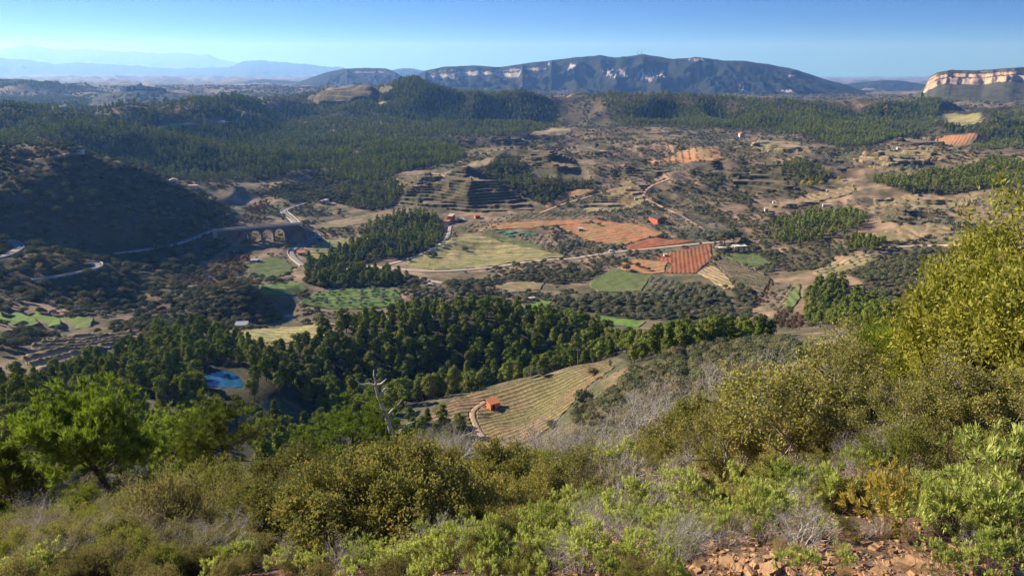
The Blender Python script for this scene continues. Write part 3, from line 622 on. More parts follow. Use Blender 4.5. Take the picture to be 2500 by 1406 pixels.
field('field', 'brown and green plots behind the round pine hill', [(1170, 705), (1240, 690), (1330, 688), (1320, 708), (1240, 716)], 'tan', rows=4, ang=75, ridge=.2, cells=7000)
field('terraces', 'grey crescent terraces on the shaded bank beside the red barn', [(1640, 522), (1690, 512), (1760, 545), (1800, 578), (1740, 570), (1680, 548)], 'gry', terr=7, cells=14000, riser=.4)
field('terraces', 'brown terraced slope above the pale road', [(2110, 575), (2200, 556), (2300, 548), (2330, 570), (2240, 590), (2140, 595)], 'tan', terr=5, cells=12000, riser=.25)
field('field', 'rusty fallow slope under the long pine wood', [(2080, 395), (2190, 375), (2290, 372), (2270, 400), (2160, 412)], 'tan', terr=5, cells=9000)
field('terraces', 'tan terraces on the dry slope under the dark ridge', [(2130, 485), (2250, 476), (2390, 485), (2360, 505), (2230, 512), (2140, 505)], 'tan', terr=5, cells=9000, riser=.32)
field('terraces', 'olive brown terraces left of the wooded clump', [(1690, 395), (1760, 400), (1750, 416), (1690, 425), (1640, 412)], 'gry', terr=5, cells=8000, riser=.35)
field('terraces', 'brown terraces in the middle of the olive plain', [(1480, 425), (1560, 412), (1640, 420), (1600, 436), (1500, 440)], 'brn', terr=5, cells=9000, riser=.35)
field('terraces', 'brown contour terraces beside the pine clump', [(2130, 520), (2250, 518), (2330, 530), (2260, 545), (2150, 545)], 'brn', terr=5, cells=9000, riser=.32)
field('terraces', 'tan terraces on the far slope right of the olive plain', [(1850, 345), (1960, 352), (1990, 372), (1900, 372), (1830, 362)], 'tan', terr=6, cells=8000, riser=.32)
field('terraces', 'grey terraces below the flat roofed farmhouse', [(1770, 622), (1850, 618), (1885, 645), (1850, 655), (1790, 640)], 'grn', terr=4, cells=6000, riser=.4)
WOOD = np.zeros_like(GZ)
for r_ in ROADS: build_road(*r_)
# ------------------------------------------------------------------ foliage material and tree shapes
def leaf_mat(name, dark, light, trans=.35, hue=.0, tint=None, rough=.6, warm=None):
    m, t = mat(name); o = nn(t, 'OutputMaterial')
    rnd = nn(t, 'ObjectInfo').outputs['Random']; lv = attr(t, 'leaf')
    f = mth(t, 'ADD', mth(t, 'MULTIPLY', rnd, .45), mth(t, 'MULTIPLY', lv, .55))
    c = ramp(t, f, [(.1, dark), (.9, light)])
    if warm: c = mix(t, ramp(t, rnd, [(.78, (0, 0, 0)), (.82, (.6, .6, .6))]), c, warm)
    if tint: c = mix(t, ramp(t, lv, [(.80, (0, 0, 0)), (.86, (1, 1, 1))]), c, tint)
    d = nn(t, 'BsdfDiffuse'); tr = nn(t, 'BsdfTranslucent'); mx = nn(t, 'MixShader'); mx.inputs[0].default_value = trans
    t.links.new(c, d.inputs[0])
    hs = nn(t, 'HueSaturation'); hs.inputs['Saturation'].default_value = 1.1; hs.inputs['Value'].default_value = 1.25; t.links.new(c, hs.inputs['Color']); t.links.new(hs.outputs[0], tr.inputs[0])
    t.links.new(d.outputs[0], mx.inputs[1]); t.links.new(tr.outputs[0], mx.inputs[2])
    if rough < .6:
        g = nn(t, 'BsdfGlossy'); g.inputs['Roughness'].default_value = rough; g.inputs[0].default_value = (1, 1, 1, 1)
        m2 = nn(t, 'MixShader'); m2.inputs[0].default_value = .05; t.links.new(mx.outputs[0], m2.inputs[1]); t.links.new(g.outputs[0], m2.inputs[2]); mx = m2
    t.links.new(mx.outputs[0], o.inputs[0]); return m
LM = {'pine': leaf_mat('pine_needles', (.062, .088, .018), (.31, .36, .07), .14, warm=(.22, .21, .055)),
      'pine_near': leaf_mat('bright_pine_needles', (.065, .11, .017), (.28, .36, .06)),
      'oak': leaf_mat('holm_oak_leaves', (.06, .07, .034), (.22, .225, .115), .1, warm=(.20, .15, .075)),
      'olive': leaf_mat('olive_leaves', (.15, .165, .11), (.38, .39, .26), .12),
      'bare': leaf_mat('bare_winter_twigs', (.10, .065, .045), (.21, .14, .09), .2),
      'rust': leaf_mat('rusty_reeds', (.22, .11, .04), (.40, .23, .09), .3),
      'yellow': leaf_mat('yellow_poplar_leaves', (.30, .24, .03), (.48, .38, .06), .35)}
M['bark'] = plain('pine_bark', (.085, .062, .048), .95, .4, 6)
M['greybark'] = plain('grey_bark', (.26, .235, .21), .95, .35, 8)
M['twig'] = plain('brown_twigs', (.12, .088, .062), .95, .4, 10)
def rdir(n, r=rng):
    v = r.normal(size=(n, 3)); return v / np.linalg.norm(v, axis=1)[:, None]
def leaves(p, ax, ln, wd, r=rng, nrm=None):
    """one rhombic leaf per point: base p, axis ax, length ln, width wd"""
    n = len(p); ax = ax / (np.linalg.norm(ax, axis=1)[:, None] + 1e-9)
    b = np.cross(ax, rdir(n, r)) if nrm is None else np.cross(nrm, ax)
    b /= np.linalg.norm(b, axis=1)[:, None] + 1e-9
    ln = np.broadcast_to(ln, n)[:, None]; wd = np.broadcast_to(wd, n)[:, None]
    v = np.stack([p, p + ax * ln * .45 + b * wd * .5, p + ax * ln, p + ax * ln * .45 - b * wd * .5], 1)
    lv = np.repeat(r.random(n), 4)
    return v.reshape(-1, 3), (np.arange(n * 4).reshape(n, 4)), lv
def cat_(parts):
    vs2, fs, ls, o = [], [], [], 0
    for v, f, l in parts: vs2.append(v); fs.append(f + o); ls.append(l); o += len(v)
    return np.concatenate(vs2), np.concatenate(fs), np.concatenate(ls)
def tubes(segs, sides=4):
    """segs: list of (p0, p1, r0, r1) -> open tubes in one go"""
    p0 = np.array([s[0] for s in segs], float); p1 = np.array([s[1] for s in segs], float); r0 = np.array([s[2] for s in segs])[:, None]; r1 = np.array([s[3] for s in segs])[:, None]
    d = p1 - p0; d /= np.linalg.norm(d, axis=1)[:, None] + 1e-9
    ref = np.where(np.abs(d[:, 2:3]) < .9, [[0, 0, 1.]], [[1., 0, 0]]); a = np.cross(d, ref); a /= np.linalg.norm(a, axis=1)[:, None]; b = np.cross(d, a)
    rings = []
    for k in range(sides):
        t = 2 * math.pi * k / sides; rings.append(p0 + (a * math.cos(t) + b * math.sin(t)) * r0)
    for k in range(sides):
        t = 2 * math.pi * k / sides; rings.append(p1 + (a * math.cos(t) + b * math.sin(t)) * r1)
    v = np.stack(rings, 1); n = len(segs); base = (np.arange(n) * 2 * sides)[:, None]
    f = np.concatenate([base + np.array([[k, (k + 1) % sides, sides + (k + 1) % sides, sides + k]]) for k in range(sides)])
    return v.reshape(-1, 3), f
def blob(c, r, seed, sub=1):
    bm = bmesh.new(); bmesh.ops.create_icosphere(bm, subdivisions=sub, radius=1)
    v = np.array([q.co[:] for q in bm.verts]); f = np.array([[q.index for q in g.verts] + [g.verts[2].index] for g in bm.faces])[:, :3]; bm.free()
    n = fbm(v[:, 0] * 1.7 + seed, v[:, 1] * 1.7 + v[:, 2] * 2.1, 2, seed % 90)
    v = v * (1 + .28 * n)[:, None] * np.asarray(r) + np.asarray(c)
    f4 = np.stack([f[:, 0], f[:, 1], f[:, 2], f[:, 2]], -1)
    return v, f
def join(parts):
    o = 0; V, Q, Lf = [], [], []
    for v, f, l in parts: V.append(v); Q.append(f + o); Lf.append(l); o += len(v)
    return np.concatenate(V), Q, np.concatenate(Lf)
def crown_mesh(name, clumps, per, size, m, r, core=.72, aspect=.6, inner=True, cv=.45):
    """clumps: (centre, radii); leaf faces sit on and around every clump, over a lumpy dark inside"""
    faces3, parts, off = [], [], 0; V, L_, F_ = [], [], []
    for k, (c, rad) in enumerate(clumps):
        d = rdir(per, r); d[:, 2] = np.where(d[:, 2] < -.5, -d[:, 2], d[:, 2]); p = np.asarray(c) + d * np.asarray(rad) * (r.uniform(.75, 1.08, per)[:, None])
        nr = d + rdir(per, r) * .45; ax = np.cross(nr, rdir(per, r)) + d * .25
        v, f, l = leaves(p, ax, size * r.uniform(.7, 1.3, per), size * aspect * r.uniform(.7, 1.3, per), r, nr)
        V.append(v); F_.extend((f + off).tolist()); L_.append(np.clip(l * .7 + .3 * r.random(), 0, 1)); off += len(v)
        if inner:
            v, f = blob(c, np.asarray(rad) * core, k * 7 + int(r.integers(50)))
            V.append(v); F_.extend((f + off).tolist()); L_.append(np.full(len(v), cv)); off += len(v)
    me = bpy.data.meshes.new(name); V = np.concatenate(V)
    me.from_pydata(V.tolist(), [], F_); a = me.attributes.new('leaf', 'FLOAT', 'POINT'); a.data.foreach_set('value', np.concatenate(L_).astype(np.float32))
    me.materials.append(m); return me
def trunk_mesh(name, h, r0, m, r, limbs=5, spread=1.0, lean=.1):
    segs = []; p = np.zeros(3) + [0, 0, -.3]; d = np.array([lean * r.normal(), lean * r.normal(), 1.])
    n = 4
    for k in range(n):
        q = p + d * h / n + np.append(r.normal(size=2) * .05 * h / n, 0); segs.append((p, q, r0 * (1 - k / n * .7), r0 * (1 - (k + 1) / n * .7)))
        if k >= 1:
            for _ in range(limbs // 3 + 1):
                a = r.uniform(0, 6.28); e = q + np.array([math.cos(a), math.sin(a), .45]) * spread * r.uniform(.5, 1); segs.append((q, e, r0 * .35, r0 * .1))
        p = q
    v, f = tubes(segs, 5); return mesh(name, v, f, m)
def pine_proto(seed, h=7.0, w=2.6, per=70, size=.55, ncl=13, base=.28, key='pine', shape='dome', core=.72):
    r = np.random.default_rng(seed); cl = []
    for k in range(ncl):
        t = (k + .5) / ncl; z = h * (base + (1 - base) * t * .92)
        wr = w * (math.sin(math.pi * min(1, .22 + .8 * (1 - t))) ** .8 if shape == 'dome' else (1.05 - t * .8))
        a = k * 2.4 + r.uniform(-.4, .4); rr = wr * r.uniform(.35, .75)
        cr = w * r.uniform(.34, .5) * (1 - .35 * t); cl.append(((math.cos(a) * rr, math.sin(a) * rr, z), (cr, cr, cr * r.uniform(.6, .85))))
    cl.append(((0, 0, h * .93), (w * .3, w * .3, w * .34)))
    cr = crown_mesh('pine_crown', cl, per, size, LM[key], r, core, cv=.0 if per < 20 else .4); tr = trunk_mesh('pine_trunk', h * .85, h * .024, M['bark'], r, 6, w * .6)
    return cr, tr
def round_proto(seed, w=2.0, h=2.6, per=60, size=.4, ncl=9, key='oak', lift=.25, core=.75, bark='bark', inner=True):
    r = np.random.default_rng(seed); cl = []
    for k in range(ncl):
        a = k * 2.4; rr = w * math.sqrt((k + .3) / ncl) * .62; z = h * (lift + .55 * (1 - (rr / w) ** 2) * r.uniform(.75, 1.0)); c_ = w * r.uniform(.34, .5)
        cl.append(((math.cos(a) * rr, math.sin(a) * rr, z), (c_, c_, c_ * r.uniform(.65, .9))))
    return crown_mesh('round_crown', cl, per, size, LM[key], r, core, inner=inner, cv=.1 if per < 20 else .4), trunk_mesh('round_trunk', h * .6, h * .035, M[bark], r, 6, w * .5)
PROTO = {
 'pine': [pine_proto(11 + i, h=6.4 + i * .4, w=2.0 + .2 * (i % 3), per=120, size=.44, shape='dome' if i % 3 else 'cone') for i in range(5)],
 'oak': [round_proto(31 + i, w=1.9 + .25 * i, h=2.6 + .3 * i, per=90, size=.33) for i in range(4)],
 'olive': [round_proto(51 + i, w=1.5 + .1 * i, h=2.6, per=70, size=.3, key='olive', lift=.38, bark='greybark') for i in range(3)],
 'bare': [round_proto(61 + i, w=1.8, h=5 + i, per=60, size=.42, key='bare', lift=.3, core=.4, bark='greybark', inner=False) for i in range(3)],
 'rust': [round_proto(71 + i, w=2.0, h=2.6, per=70, size=.5, key='rust', lift=.2) for i in range(2)],
}
FARP = {'pine': [pine_proto(81 + i, h=6.4 + i * .5, w=2.1, per=9, size=1.1, ncl=7, core=.95, shape='dome' if i % 3 else 'cone') for i in range(4)],
        'oak': [round_proto(91 + i, w=2.1, h=2.8, per=10, size=.9, ncl=5, core=.95) for i in range(3)],
        'olive': [round_proto(101 + i, w=1.6, h=2.5, per=9, size=.8, ncl=4, key='olive', core=.9) for i in range(3)]}
# ------------------------------------------------------------------ where trees grow: wood(kind, polygon, spacing)
def zone(pts, mode, spacing, keep=1.0, rowang=None, jit=.45):
    P = fpoly(pts, mode); a, d = P[:, 0], np.exp(P[:, 1]); X, Y = np.sin(a) * d, np.cos(a) * d
    c, s = (1, 0) if rowang is None else (math.cos(R(rowang)), math.sin(R(rowang)))
    U, V = X * c - Y * s, X * s + Y * c
    g = np.stack(np.meshgrid(np.arange(U.min(), U.max(), spacing), np.arange(V.min(), V.max(), spacing)), -1).reshape(-1, 2)
    j = jit if rowang is None else .1
    g = g + rng.uniform(-j, j, g.shape) * spacing; x, y = g[:, 0] * c + g[:, 1] * s, -g[:, 0] * s + g[:, 1] * c
    A, L = al(x, y); k = inpoly(A, L, P) & (rng.random(len(x)) < keep)
    return x[k], y[k], P
TREES = {'pine': [], 'oak': [], 'olive': [], 'bare': [], 'rust': []}
NOTREE = [P for P, k in FIELDS]
def visible(x, y, top):
    """can the top of something at x, y be seen past the ground in front of it"""
    A, L = al(x, y); d = np.exp(L); s = (H(x, y) + top) / d
    i = np.clip(np.searchsorted(GA, A), 0, NA - 1); j = np.clip(np.searchsorted(GL, L) - 3, 1, NL - 1)
    return s > CUM[i, j] - .002
def wood(kind, pts, spacing, mode='P', keep=1.0, sc=(.75, 1.25), where='', rowang=None, shade=1.0, nofield=True):
    x, y, P = zone(pts, mode, spacing, keep, rowang)
    A, L = al(x, y); k = np.ones(len(x), bool)
    if nofield:
        for Q in NOTREE: k &= ~inpoly(A, L, Q)
    if POND: k &= (np.sqrt(((x[:, None] - POND[3][None, :, 0]) ** 2 + (y[:, None] - POND[3][None, :, 1]) ** 2).min(1)) > 3) & ~inpoly(x, y, POND[3]) & ~((A > SIGHT[0]) & (A < SIGHT[1]) & (np.exp(L) < POND[4]) & (np.exp(L) > 120)) & ~((A > SIGHT2[0]) & (A < SIGHT2[1]) & (np.exp(L) < 632) & (np.exp(L) > 585))
    d_ = np.exp(L)
    for r_ in ROADS:
        q = r_[2]; lo, hi = q[:, :2].min(0) - 5, q[:, :2].max(0) + 5
        m_ = (x > lo[0]) & (x < hi[0]) & (y > lo[1]) & (y < hi[1]) & k
        if m_.any():
            dd = np.sqrt(((x[m_, None] - q[None, :, 0]) ** 2 + (y[m_, None] - q[None, :, 1]) ** 2).min(1)); idx = np.nonzero(m_)[0]; k[idx[dd < r_[3] * .5 + 1.8]] = False
    k &= visible(x, y, 7 if kind == 'pine' else 3.5)
    x, y = x[k], y[k]
    for q in zip(x, y, rng.uniform(*sc, len(x)), rng.uniform(0, 6.28, len(x))): TREES[kind].append((*q, where))
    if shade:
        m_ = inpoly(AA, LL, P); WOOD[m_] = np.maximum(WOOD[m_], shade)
SIGHT2 = (float(ray(562, 590)[0]), float(ray(695, 590)[0])); SIGHT = (float(ray(492, 930)[0]), float(ray(604, 930)[0])); POND = (*POND, math.hypot(*POND[1]))
CUM = np.maximum.accumulate(np.where(np.isfinite(GZ / DD), GZ / DD, -9), axis=1)
W1 = 'on the round pine hill behind the orange hut'
wood('pine', [(640, 290), (850, 322), (1000, 334), (1150, 338), (1290, 338), (1400, 334), (1510, 320), (1530, 258), (1480, 256), (1400, 258), (1290, 252), (1150, 246), (1000, 236), (860, 225), (700, 232), (640, 258)], 5.5, 'D', where=W1, sc=(.85, 1.4))
W2 = 'in the pine wood beside the pond'
wood('pine', [(90, 252), (200, 236), (330, 222), (430, 212), (520, 215), (640, 228), (700, 232), (640, 258), (640, 290), (560, 338), (450, 342), (370, 325), (330, 300), (260, 282), (180, 276)], 5.0, 'D', where=W2, sc=(.8, 1.3))
W3 = 'on the steep slope below the pond'
wood('pine', [(-80, 250), (90, 245), (300, 215), (450, 205), (640, 215), (860, 215), (1010, 215), (1000, 165), (700, 130), (300, 105), (-80, 105)], 5.6, 'D', where=W3, keep=.8)
W4 = 'on the spur above the orange hut vineyard'
wood('pine', [(1505, 250), (1560, 200), (1620, 190), (1750, 192), (1900, 190), (1910, 225), (1750, 245), (1620, 262), (1540, 262)], 5.2, 'D', where=W4, keep=.85)
W5 = 'in the wood beside the yellow green vineyard'
wood('pine', [(885, 565), (935, 535), (980, 522), (1060, 528), (1085, 560), (1080, 598), (1000, 628), (890, 645), (745, 665), (750, 635), (850, 592)], 5.5, where=W5, keep=.8)
wood('oak', [(885, 565), (935, 535), (980, 522), (1060, 528), (1085, 560), (1080, 598), (1000, 628), (890, 645), (745, 665), (750, 635), (850, 592)], 5.0, keep=.7, where='under the pines beside the yellow green vineyard')
wood('pine', [(735, 685), (790, 665), (900, 662), (1000, 682), (950, 696), (780, 698)], 5, keep=.7, where='in the dark belt below the white farm track')
wood('oak', [(735, 690), (790, 668), (900, 662), (1090, 690), (950, 700), (780, 702)], 3.6, where='in the dark belt below the white farm track')
wood('pine', [(780, 432), (850, 395), (900, 358), (1000, 342), (1080, 348), (1140, 385), (1060, 402), (960, 432), (900, 452), (850, 445)], 4.8, where='on the wooded flank above the stream')
wood('oak', [(650, 472), (700, 446), (800, 424), (900, 452), (965, 432), (980, 470), (960, 505), (900, 516), (800, 485), (720, 500)], 4.2, where='on the scrubby flank above the viaduct road')
wood('pine', [(820, 470), (960, 440), (1000, 480), (930, 510), (860, 500)], 7, keep=.6, where='on the scrubby flank above the viaduct road')
wood('pine', [(-20, 1060), (120, 1075), (280, 1085), (430, 1080), (560, 1070), (740, 1045), (810, 995), (700, 945), (600, 915), (400, 915), (200, 905), (-20, 930)], 5.2, 'D', where='on the shaded pine ridge', keep=.9)
wood('oak', [(440, 332), (560, 312), (700, 300), (800, 322), (880, 342), (850, 392), (790, 412), (740, 388), (560, 355)], 7, where='in the far dark valley', keep=.8)
wood('pine', [(440, 332), (560, 312), (700, 300), (800, 322), (880, 342), (850, 392), (790, 412), (740, 388), (560, 355)], 6, where='in the far dark valley', keep=.9)
wood('pine', [(560, 302), (700, 268), (850, 272), (900, 284), (1050, 316), (1100, 326), (1300, 314), (1345, 285), (1325, 248), (1255, 222), (1150, 226), (1050, 203), (960, 205), (940, 240), (850, 258), (720, 258)], 7.5, where='on the far wooded hill', keep=.95, sc=(1.0, 1.6))
wood('oak', [(560, 302), (700, 268), (850, 272), (900, 284), (1050, 316), (1100, 326), (1300, 314), (1345, 285), (1325, 248), (1255, 222), (1150, 226), (1050, 203), (960, 205), (940, 240), (850, 258), (720, 258)], 8, where='on the far wooded hill', keep=.8)
wood('pine', [(1500, 255), (1550, 248), (1620, 242), (1700, 258), (1850, 264), (1920, 282), (2100, 282), (2200, 256), (2320, 248), (2290, 275), (2290, 305), (2400, 312), (2500, 300), (2500, 350), (2400, 325), (2250, 320), (2150, 352), (2050, 362), (1990, 342), (1900, 312), (1750, 312), (1650, 302), (1560, 302)], 6.2, where='in the long pine wood below the mountain', keep=.95, sc=(.9, 1.5))
wood('oak', [(2100, 270), (2300, 250), (2560, 255), (2560, 330), (2300, 300), (2200, 300)], 9, where='on the far ridge', keep=.7)
wood('oak', [(1182, 402), (1232, 378), (1270, 388), (1290, 422), (1340, 440), (1450, 440), (1420, 462), (1330, 502), (1290, 485), (1230, 455), (1180, 425)], 4.0, where='on the wooded mound beside the broad terraces')
wood('pine', [(1182, 402), (1232, 378), (1270, 388), (1290, 422), (1340, 440), (1450, 440), (1420, 462), (1330, 502), (1290, 485), (1230, 455)], 7, keep=.55, where='on the wooded mound beside the broad terraces', sc=(.6, 1))
W6 = 'on the shaded hillside beside the mountain road'
wood('oak', [(-120, 690), (80, 702), (260, 702), (400, 714), (545, 742), (590, 650), (500, 580), (440, 500), (470, 440), (400, 408), (250, 400), (130, 408), (-20, 425), (-120, 430)], 5.8, 'D', where=W6, shade=.75, keep=.85, sc=(.7, 1.7))
wood('pine', [(-20, 640), (200, 620), (400, 625), (560, 660), (560, 610), (380, 590), (150, 580)], 12, 'D', where=W6, keep=.5, shade=0, sc=(.5, .9))
wood('oak', [(395, 770), (430, 740), (480, 715), (540, 700), (610, 702), (660, 735), (695, 775), (640, 792), (560, 796), (470, 790)], 3.6, where='on the dark knoll beside the stream', shade=.8, sc=(.6, 1.1))
wood('oak', [(250, 810), (300, 790), (400, 780), (480, 800), (440, 830), (360, 825)], 4, where='at the foot of the shaded hill', shade=.6)
wood('oak', [(0, 830), (60, 800), (110, 815), (50, 850), (0, 870)], 4, where='beside the pale curving terraces', shade=.4)
for pts, sp_, kk, ww in [
  ([(1872, 562), (1950, 525), (2080, 522), (2122, 545), (2062, 575), (1962, 602), (1882, 592)], 5.2, 'pine', 'in the clump below the tan contour terraces'),
  ([(2062, 592), (2150, 572), (2182, 595), (2132, 616), (2072, 616)], 5.2, 'pine', 'in the clump above the orchard slope'),
  ([(2112, 442), (2250, 425), (2400, 395), (2520, 402), (2520, 450), (2350, 472), (2200, 472)], 5.5, 'pine', 'on the dark ridge behind the yellow green bush'),
  ([(2112, 442), (2250, 425), (2400, 395), (2520, 402), (2520, 450), (2350, 472), (2200, 472)], 5.5, 'oak', 'on the dark ridge behind the yellow green bush'),
  ([(1700, 422), (1762, 428), (1775, 465), (1845, 480), (1830, 505), (1760, 480)], 4.2, 'oak', 'around the wide shrubby terraces'),
  ([(1760, 418), (1850, 404), (1960, 398), (2032, 432), (1985, 452), (1920, 442), (1850, 414)], 4.6, 'oak', 'around the wide shrubby terraces'),
  ([(1860, 404), (1960, 398), (2030, 430), (1985, 452)], 7, 'pine', 'around the wide shrubby terraces'),
  ([(1962, 704), (2060, 692), (2150, 742), (2205, 790), (2130, 806), (1965, 782)], 5.0, 'pine', 'in the hollow behind the lime green broom'),
  ([(2062, 664), (2200, 640), (2335, 632), (2335, 725), (2205, 765), (2122, 722)], 4.2, 'oak', 'on the dark slope below the pale road'),
  ([(2180, 610), (2340, 605), (2340, 640), (2200, 645)], 4.5, 'oak', 'on the dark slope below the pale road'),
  ([(1362, 742), (1450, 722), (1600, 722), (1700, 692), (1782, 742), (1850, 770), (1782, 788), (1500, 782)], 4.3, 'oak', 'in the grey green thicket behind the round pine hill'),
  ([(1082, 692), (1200, 682), (1300, 652), (1480, 662), (1422, 692), (1280, 692), (1200, 722), (1100, 716)], 4.5, 'oak', 'in the hedge below the white farm track'),
  ([(1750, 602), (1850, 605), (1905, 642), (1882, 672), (1832, 642), (1770, 622)], 4.5, 'oak', 'around the flat roofed farmhouse'),
  ([(1790, 690), (1830, 715), (1860, 740), (1830, 760), (1790, 730)], 4, 'oak', 'in the hollow below the striped vine terraces'),
  ([(1640, 540), (1720, 500), (1800, 540), (1830, 590), (1790, 580), (1720, 545)], 6, 'oak', 'on the shaded bank beside the red barn'),
  ([(1880, 620), (1960, 600), (2060, 615), (1980, 660), (1900, 660)], 5.5, 'oak', 'on the slope above the hollow'),
  ([(1060, 745), (1170, 735), (1220, 742), (1150, 755)], 4, 'oak', 'behind the round pine hill')]:
    wood(kk, pts, sp_, where=ww, keep=.9, shade=.8, sc=(.7, 1.2))
OL = 'in the grove '
for pts, sp_, an, ww, kp in [
  ([(1110, 562), (1190, 542), (1300, 520), (1560, 502), (1700, 545), (1742, 588), (1640, 575), (1560, 548), (1420, 535), (1250, 542), (1180, 575)], 6.0, 20, 'around the red barn', .95),
  ([(1260, 582), (1340, 572), (1450, 597), (1522, 606), (1482, 620), (1392, 628), (1290, 598)], 5.5, 12, 'between the orange field and the white track', .95),
  ([(1400, 462), (1450, 402), (1600, 402), (1722, 422), (1652, 452), (1560, 442), (1482, 462)], 7.0, 35, 'on the open plain', .8),
  ([(1450, 400), (1560, 345), (1800, 332), (2000, 364), (2100, 402), (1900, 392), (1700, 388), (1600, 402)], 8.5, 10, 'on the far plain', .8),
  ([(1440, 322), (1500, 300), (1600, 310), (1560, 332), (1470, 340)], 8, 60, 'on the far plain', .95),
  ([(735, 744), (768, 715), (860, 708), (962, 708), (990, 742), (860, 754)], 6.5, 82, 'on the bright green grass', .85),
  ([(1000, 740), (1060, 700), (1130, 706), (1150, 725), (1080, 748)], 5.0, 30, 'beside the bright green grass', .9),
  ([(620, 620), (660, 580), (720, 565), (770, 575), (720, 605), (705, 620), (680, 635)], 4.6, 30, 'below the viaduct', .9),
  ([(2000, 502), (2200, 492), (2400, 478), (2500, 535), (2300, 560), (2150, 545)], 8, 25, 'on the dry slope', .7),
  ([(2050, 372), (2280, 382), (2250, 430), (2100, 432)], 8.5, 25, 'under the long pine wood', .7),
  ([(1985, 668), (2080, 630), (2180, 620), (2120, 648), (2030, 680)], 6.5, 60, 'on the tan orchard slope', .7),
  ([(1650, 560), (1720, 560), (1745, 590), (1690, 585)], 5, 20, 'above the dark red field', .95),
  ([(1580, 680), (1660, 690), (1760, 735), (1640, 760), (1600, 720)], 4.6, 20, 'in the grey green thicket', .95),
  ([(1860, 760), (1900, 715), (1930, 700), (1905, 758)], 4.5, 30, 'beside the green and brown strips', .9),
  ([(1640, 470), (1700, 440), (1720, 480), (1690, 520), (1660, 500)], 6, 30, 'above the grey crescent terraces', .8)]:
    wood('olive', pts, sp_, where=OL + ww, keep=kp, rowang=an, shade=0, nofield=False, sc=(.7, 1.15))
wood('olive', [(745, 605), (790, 590), (900, 572), (905, 586), (830, 612), (770, 640)], 11, where='among the vine rows beside the viaduct road', rowang=20, keep=.6, shade=0, nofield=False, sc=(.6, 1))
wood('bare', [(590, 520), (640, 480), (660, 500), (650, 550), (600, 560)], 5, where='along the stream beyond the viaduct', shade=.2, sc=(.5, 1))
wood('bare', [(440, 690), (510, 660), (560, 610), (640, 590), (640, 615), (560, 660), (500, 700)], 5, where='along the stream below the viaduct', shade=.2, keep=.8, sc=(.4, .9))
wood('rust', [(480, 690), (520, 640), (580, 610), (640, 592), (650, 612), (560, 690), (520, 700)], 6, where='along the stream below the viaduct', shade=0, keep=.8, sc=(.5, 1))
wood('rust', [(560, 700), (600, 680), (640, 695), (590, 705)], 4, where='behind the dark knoll', shade=0, sc=(.5, .9))
wood('bare', [(700, 760), (780, 768), (860, 770), (840, 785), (740, 780)], 4, where='beside the stream pool', shade=.2, keep=.8, sc=(.35, .7))
wood('rust', [(720, 765), (830, 765), (840, 775), (740, 776)], 7, where='beside the stream pool', shade=0, keep=.7, sc=(.4, .8))
wood('bare', [(1840, 745), (1870, 690), (1890, 690), (1880, 760)], 4.5, where='in the hollow below the striped vine terraces', shade=.2, sc=(.4, .8))
wood('bare', [(1880, 800), (1900, 765), (1960, 775), (1950, 810)], 4.5, where='in the hollow beside the pale track', shade=.2, sc=(.5, .9))
wood('bare', [(1150, 715), (1200, 700), (1230, 715), (1180, 735)], 4.5, where='in the hedge below the white farm track', shade=.2, sc=(.4, .7))
for pts, sp_, ww in (([(560, 1650), (640, 2120), (850, 2130), (1100, 2120), (1350, 2020), (1390, 1750), (1330, 1480), (1100, 1330), (900, 1180), (800, 1200), (700, 1300)], 8.5, 'on the far wooded hill'),
                     ([(-60, 1080), (-60, 2550), (300, 2500), (560, 2400), (640, 1900), (600, 1500), (700, 1200), (760, 1050), (400, 1085), (100, 1075)], 10, 'on the far blue slopes'),
                     ([(1440, 1990), (1520, 1650), (1800, 1560), (2000, 1420), (2250, 1440), (2560, 1480), (2560, 2050), (2200, 2050), (1800, 2000)], 8.5, 'in the long pine wood below the mountain')):
    wood('pine', pts, sp_, 'D', where=ww, keep=.5, sc=(.8, 1.6), shade=.6); wood('oak', pts, sp_, 'D', where=ww, keep=.5, sc=(.8, 1.8), shade=0)
for pts in ([(-20, 264), (130, 280), (230, 292), (220, 322), (100, 338), (-20, 332)], [(200, 288), (350, 277), (470, 287), (380, 306), (260, 318)], [(-20, 228), (150, 234), (260, 247), (200, 267), (-20, 260)], [(420, 252), (560, 242), (640, 252), (560, 277), (470, 277)], [(-20, 198), (150, 210), (280, 228), (150, 224), (-20, 212)]):
    wood('pine', pts, 9.5, where='on the far blue slopes', keep=.85, sc=(1.0, 1.6))
wood('oak', [(1000, 210), (1130, 215), (1250, 190), (1180, 120), (1000, 110), (800, 120), (800, 200)], 3.2, 'D', where='in the gully below the sloping vineyard', keep=.9, shade=.9, sc=(.4, .9))
wood('pine', [(1000, 222), (1120, 212), (1150, 185), (1000, 150), (860, 160), (860, 215)], 5.5, 'D', where='in the gully below the sloping vineyard', keep=.8, sc=(.6, 1.0))
wood('oak', [(1400, 200), (1470, 185), (1560, 190), (1640, 195), (1900, 200), (2000, 120), (1800, 75), (1500, 75), (1400, 120)], 2.6, 'D', where='on the scrubby spur beside the vineyard', keep=.85, shade=.5, sc=(.35, .9))
wood('oak', [(-100, 180), (300, 190), (700, 190), (800, 120), (600, 75), (200, 70), (-100, 80)], 3.0, 'D', where='on the steep scrub below the pond', keep=.75, shade=.6, sc=(.3, .8))
